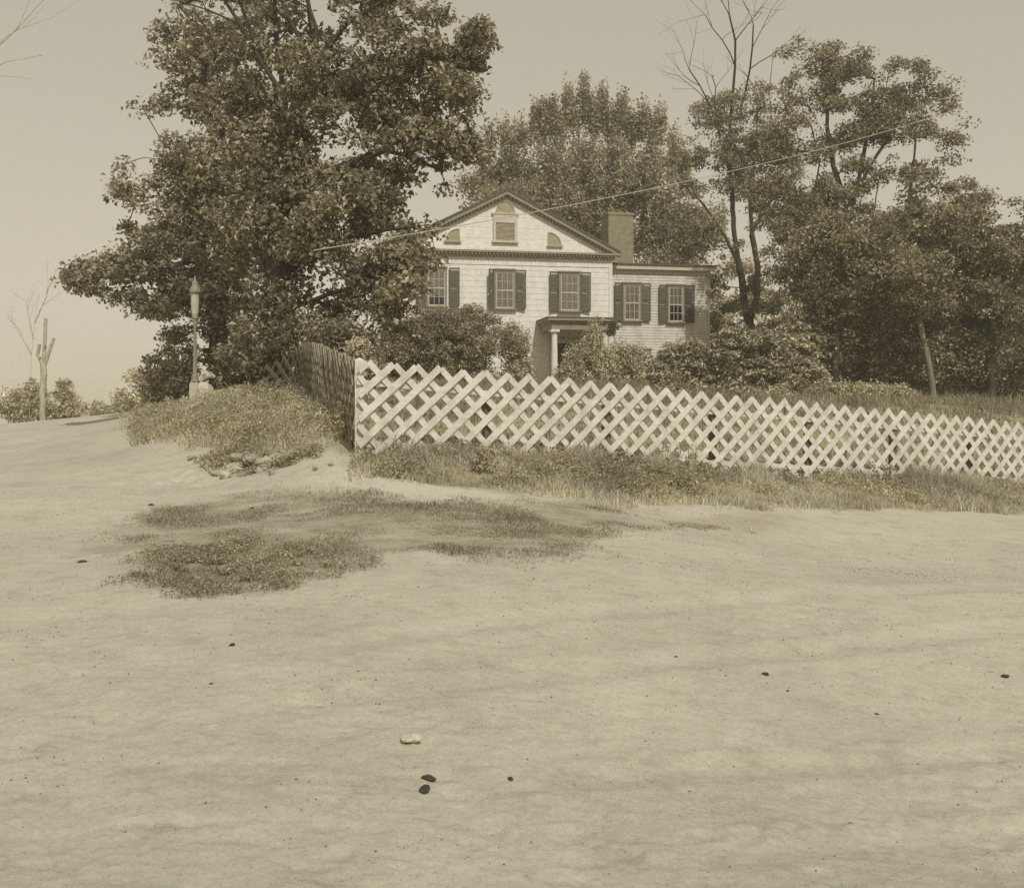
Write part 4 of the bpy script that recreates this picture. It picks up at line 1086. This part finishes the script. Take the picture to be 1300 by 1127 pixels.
# ------------------------------------------------------------------ weeds with their own shape
def rosette(name, label, px, py, n, L, mat, cat='weed', w=.03, bend=.5, up=.8, dmin=2.0, group=None):
    x, y = hit(px, py, dmin); z = z1(x, y); vs = []; fc = []
    for i in range(n):
        a = rng.random()*6.28; el = up*(.6+.6*rng.random()); l = L*(.6+.5*rng.random()); p = np.array([rng.normal()*.03, rng.normal()*.03, 0.])
        d = np.array([math.cos(a)*math.cos(el), math.sin(a)*math.cos(el), math.sin(el)]); side = np.array([-math.sin(a), math.cos(a), 0])
        b0 = len(vs)
        for k in range(5):
            t = k/4; ww = w*(1-t)**.7*(.6+.4*math.sin(t*3))
            vs += [tuple(p-side*ww), tuple(p+side*ww)]
            p = p+d*l/4; d = unit(d-np.array([0, 0, bend*.45]))
        fc += [(b0+2*k, b0+2*k+1, b0+2*k+3, b0+2*k+2) for k in range(4)]
    o = mesh_np(name, vs, fc, mat, None, loc=(x, y, z)); tag(o, label, cat, group); return o
rosette('spiky_weed', 'dark spiky rosette weed on the eroded bank', 314, 592, 60, .42, M['darkleaf'], up=.75, w=.022)
rosette('spiky_weed', 'smaller spiky weed above the rosette on the bank', 338, 575, 30, .30, M['darkleaf'], up=.5, w=.018)
def stalk(label, px, py, h, n=5, dmin=2.0):
    x, y = hit(px, py, dmin); z = z1(x, y); root = empty('tall_weed', (x, y, z)); tag(root, label, 'weed', 'tall weeds along the fence')
    C = []
    for i in range(n):
        segs = []
        p = np.array([rng.normal()*.1, rng.normal()*.1, 0.]); d = unit(np.array([rng.normal()*.12, rng.normal()*.12, 1.]))
        for k in range(5):
            q = p+d*h/5*(.8+.3*rng.random()); segs.append((p, q, .006, .005)); p = q; d = unit(d+rng.normal(size=3)*.1)
            C.append(p.copy())
        V, Fc = frusta(segs, 4); mesh_np('stem', V, Fc, M['weed'], root)
    V, Fc = leaves_at(np.array(C), np.full(len(C), .09), 9, .06, 1.0, .9, 0, .5); mesh_np('foliage', V, Fc, M['weed'], root)
stalk('tall leafy weed growing against the middle of the fence', 866, 620, .75, 6)
stalk('leafy weeds in the grass right of the corner post, below the fence', 615, 600, .4, 6)
stalk('weed clump below the fence near its right end', 1120, 622, .45, 6)
stalk('tall weed on the bank left of the side fence', 350, 527, .5, 7)
stalk('weed stalk at the foot of the side fence', 432, 556, .5, 6)

# ------------------------------------------------------------------ grass
def blades(name, label, XY, h, w, mat, lean=.45, cat='grass'):
    n = len(XY); Z = zg(XY[:, 0], XY[:, 1]); p = np.c_[XY, Z-.01]
    a = rng.random(n)*6.28; side = np.c_[np.cos(a), np.sin(a), np.zeros(n)]
    hh = (h if np.ndim(h) else np.full(n, h))*(.35+1.0*rng.random(n)**1.5)*np.clip(1+1.1*fbm(XY[:, 0]*1.6, XY[:, 1]*1.6, 12.2, 3), .35, 2.2); ww = w*(.6+.8*rng.random(n))
    ln = rng.normal(size=(n, 2))*lean
    d1 = unit(np.c_[ln*.5, np.ones(n)]); d2 = unit(np.c_[ln*1.6, np.ones(n)*.8])
    m = p+d1*hh[:, None]*.5; t = m+d2*hh[:, None]*.5; s = side*ww[:, None]
    V = np.stack([p-s, p+s, m+s*.7, m-s*.7, t], 1).reshape(-1, 3); q = np.arange(n)[:, None]*5
    Fc = np.concatenate([q+[0, 1, 2], q+[0, 2, 3], q+[3, 2, 4]], 1).reshape(-1, 3)
    o = mesh_np(name, V, Fc, mat); tag(o, label, cat, kind='stuff'); return o
def yf(x):
    s = np.linspace(0, fL, 60); X_, Y_, _ = ff(s); return np.interp(x, X_, Y_)
def clump(x, y, s=1.2, t=0): return fbm(x*s, y*s, 6.6, 3) > t+rng.normal(size=x.shape)*.5
strip = lambda x, y: (soft(x, y, VEG, .45, 1.2) > rng.random(x.shape)*1.1) & (y < yf(x)+.2) & (x > -2.35)
xy = scatter(90000, (-2.4, 14), (15, 26), lambda x, y: strip(x, y) & clump(x, y, 1.2, -.35))
edge = np.clip((yf(xy[:, 0])-xy[:, 1])/1.2, 0, 1)
blades('dry_grass', 'dry pale grass on the verge below the lattice fence', xy, .10+.13*(1-edge)+.12*np.clip(xy[:, 0]/12, 0, 1), .006, M['drygrass'])
xy = scatter(6000, (-2.4, 14), (15, 26), lambda x, y: strip(x, y) & (y > yf(x)-.9-rng.random(x.shape)*1.2) & clump(x, y, 1.1, .5))
V, Fc = leaves_at(np.c_[xy, zg(xy[:, 0], xy[:, 1])+.04+rng.random(len(xy))*.16], np.full(len(xy), .08), 7, .045, .7, .9, 0, .5)
o = mesh_np('verge_weeds', V, Fc, M['weed']); tag(o, 'small leafy weeds tangled at the foot of the lattice fence', 'weeds', kind='stuff')
bank = lambda x, y: (soft(x, y, VEG, .6, .9) > rng.random(x.shape)*1.1) & (x < -2.2) & (y < 40) & (x > -14) & ~((y < 17.6) & (fbm(x*1.4, y*1.4, 3.3, 2) < .1))
xy = scatter(80000, (-14, -2.2), (15.5, 38), lambda x, y: bank(x, y) & clump(x, y, .9, -.25))
blades('bank_grass', 'rough dry grass covering the roadside bank', xy, .19, .007, M['drygrass'], .5)
xy = scatter(9000, (-14, -2.2), (15.5, 38), lambda x, y: bank(x, y) & clump(x, y, 1.3, .35))
V, Fc = leaves_at(np.c_[xy, zg(xy[:, 0], xy[:, 1])+.05+rng.random(len(xy))*.22], np.full(len(xy), .11), 8, .055, .8, .9, 0, .5)
o = mesh_np('bank_weeds', V, Fc, M['weed']); tag(o, 'leafy weeds on the roadside bank', 'weeds', kind='stuff')
xy = scatter(110000, (-8, 26), (16.5, 48), lambda x, y: inpoly(x, y, VEG) & (y > yf(x)+.15) & (x > -2.0-(y-16)*.12) & (np.abs(x/y) < .56))
blades('lawn_grass', 'mown yard grass behind the lattice fence', xy, .14+.003*xy[:, 1], .012, M['greengrass'])
pk = lambda x, y: (soft(x, y, PATCH, .5, 1.1) > rng.random(x.shape)*1.1) & (fbm(x*1.5, y*3.2, 5.5, 4) > -.95+rng.normal(size=x.shape)*.4)
xy = scatter(80000, (-7, 3.5), (7, 15), pk)
blades('patch_grass', 'thin trodden grass patch in the middle of the earth crossroads', xy, .042, .004, M['greengrass'], .9)
xy = scatter(4800, (-6, 0), (7, 13), lambda x, y: (soft(x, y, DARKP, .7, 1.3) > rng.random(x.shape)*1.1) & (fbm(x*3.5, y*5.5, 2.2, 3) > .22+rng.normal(size=x.shape)*.3))
V, Fc = leaves_at(np.c_[xy, zg(xy[:, 0], xy[:, 1])+.02+rng.random(len(xy))*.03], np.full(len(xy), .035), 4, .020, .7, 1.0, 0, .6)
o = mesh_np('clover_patch', V, Fc, M['patchgrass']); tag(o, 'darker low clover clump at the left of the trodden patch', 'clover', kind='stuff')
xy = scatter(5000, (1, 6), (10, 15), lambda x, y: (soft(x, y, SMALLP, .35, 1.4) > rng.random(x.shape)+.2))
blades('sparse_grass', 'thin streak of grass on the earth right of the main patch', xy, .04, .004, M['drygrass'], .9) if len(xy) else None
# crumbs of earth
xy = scatter(4200, (-9, 10), (2.5, 16), lambda x, y: (np.abs(x/y) < .55) & ((rng.random(x.shape) < .10) | (fbm(x*1.5, y*1.5, 8.8, 3) > .62+rng.normal(size=x.shape)*.16) | (np.exp(-((x+.35)**2+(y-4.0)**2*2)/.12)+np.exp(-((x+.4)**2+(y-5.0)**2)/.1)*.5+np.exp(-((x-2.4)**2+(y-7.0)**2)/.5)*.4+np.exp(-((x-2.0)**2+(y-4.3)**2)/.2)*.6 > .3+.7*rng.random(x.shape))))
n = len(xy); rr_ = .0015+.006*rng.random(n)**5+.0003*xy[:, 1]
oc = np.array([(1,0,0),(-1,0,0),(0,1,0),(0,-1,0),(0,0,.7),(0,0,-.7)], float)
V = (np.c_[xy, zg(xy[:, 0], xy[:, 1])+.003][:, None, :]+oc[None]*rr_[:, None, None]*(.6+.7*rng.random((n, 6, 1)))).reshape(-1, 3)
q = np.arange(n)[:, None]*6
Fc = np.concatenate([q+f for f in ([0,2,4],[2,1,4],[1,3,4],[3,0,4],[2,0,5],[1,2,5],[3,1,5],[0,3,5])], 1).reshape(-1, 3)
o = mesh_np('gravel', V, Fc, mat_plain('crumb', .20, .9, .5, 5)); tag(o, 'crumbs of earth and gravel scattered over the bare ground', 'gravel', kind='stuff')

# ------------------------------------------------------------------ haze, sky, sun, camera
hz = MB().box(-920, 920, -920, 960, -26, 24).build('haze'); tag(hz, 'thin summer haze over the whole place', 'haze', kind='stuff')
m = bpy.data.materials.new('thin_haze'); m.use_nodes = True; nt = m.node_tree; nt.nodes.remove(nt.nodes['Principled BSDF'])
pv = nt.nodes.new('ShaderNodeVolumePrincipled'); pv.inputs['Color'].default_value = (1.0, .965, .83, 1); pv.inputs['Density'].default_value = .0013; pv.inputs['Anisotropy'].default_value = .2
nt.links.new(pv.outputs[0], nt.nodes['Material Output'].inputs['Volume']); hz.data.materials.append(m)

SUN_AZ = 159.0; SUN_EL = 49.0     # degrees clockwise from +Y; behind the camera and to its right
W = bpy.data.worlds.new('World'); S.world = W; W.use_nodes = True; nt = W.node_tree
bg = nt.nodes['Background']; sky = nt.nodes.new('ShaderNodeTexSky'); sky.sky_type = 'NISHITA'; sky.sun_disc = False
sky.sun_elevation = R(SUN_EL); sky.sun_rotation = R(SUN_AZ); sky.air_density = 1.0; sky.dust_density = 2.0
bw = nt.nodes.new('ShaderNodeRGBToBW'); nt.links.new(sky.outputs[0], bw.inputs[0])
pw = nt.nodes.new('ShaderNodeMath'); pw.operation = 'POWER'; pw.inputs[1].default_value = .35; nt.links.new(bw.outputs[0], pw.inputs[0])
mu = nt.nodes.new('ShaderNodeMath'); mu.operation = 'MULTIPLY'; mu.inputs[1].default_value = 3.55; nt.links.new(pw.outputs[0], mu.inputs[0])
cm = nt.nodes.new('ShaderNodeVectorMath'); cm.operation = 'SCALE'; cm.inputs[0].default_value = (1.0, .925, .75); nt.links.new(mu.outputs[0], cm.inputs['Scale'])
nt.links.new(cm.outputs[0], bg.inputs['Color']); bg.inputs['Strength'].default_value = .10
sl_ = bpy.data.lights.new('sun', 'SUN'); sl_.energy = 3.0; sl_.angle = R(.6); sl_.color = (1.0, .985, .94)
so = bpy.data.objects.new('sun', sl_); COL.objects.link(so)
az, el = R(SUN_AZ), R(SUN_EL)
so.rotation_euler = Vector((math.sin(az)*math.cos(el), math.cos(az)*math.cos(el), math.sin(el))).to_track_quat('Z', 'Y').to_euler()
so.location = (20, -20, 40)

cam = bpy.data.cameras.new('camera'); co = bpy.data.objects.new('camera', cam); COL.objects.link(co)
co.location = (0, 0, EYE); co.rotation_euler = (R(90), 0, 0)
cam.sensor_width = 36; cam.lens = F/1300*36; cam.shift_y = -(563.5-HY)/1300; cam.clip_end = 3000; cam.clip_start = .05
S.camera = co
S.view_settings.view_transform = 'Standard'; S.view_settings.look = 'None'; S.view_settings.exposure = 0; S.view_settings.gamma = 1
S.cycles.max_bounces = 6; S.cycles.diffuse_bounces = 3; S.cycles.glossy_bounces = 2; S.cycles.transmission_bounces = 3; S.cycles.transparent_max_bounces = 12; S.cycles.volume_bounces = 1
S.cycles.use_denoising = False
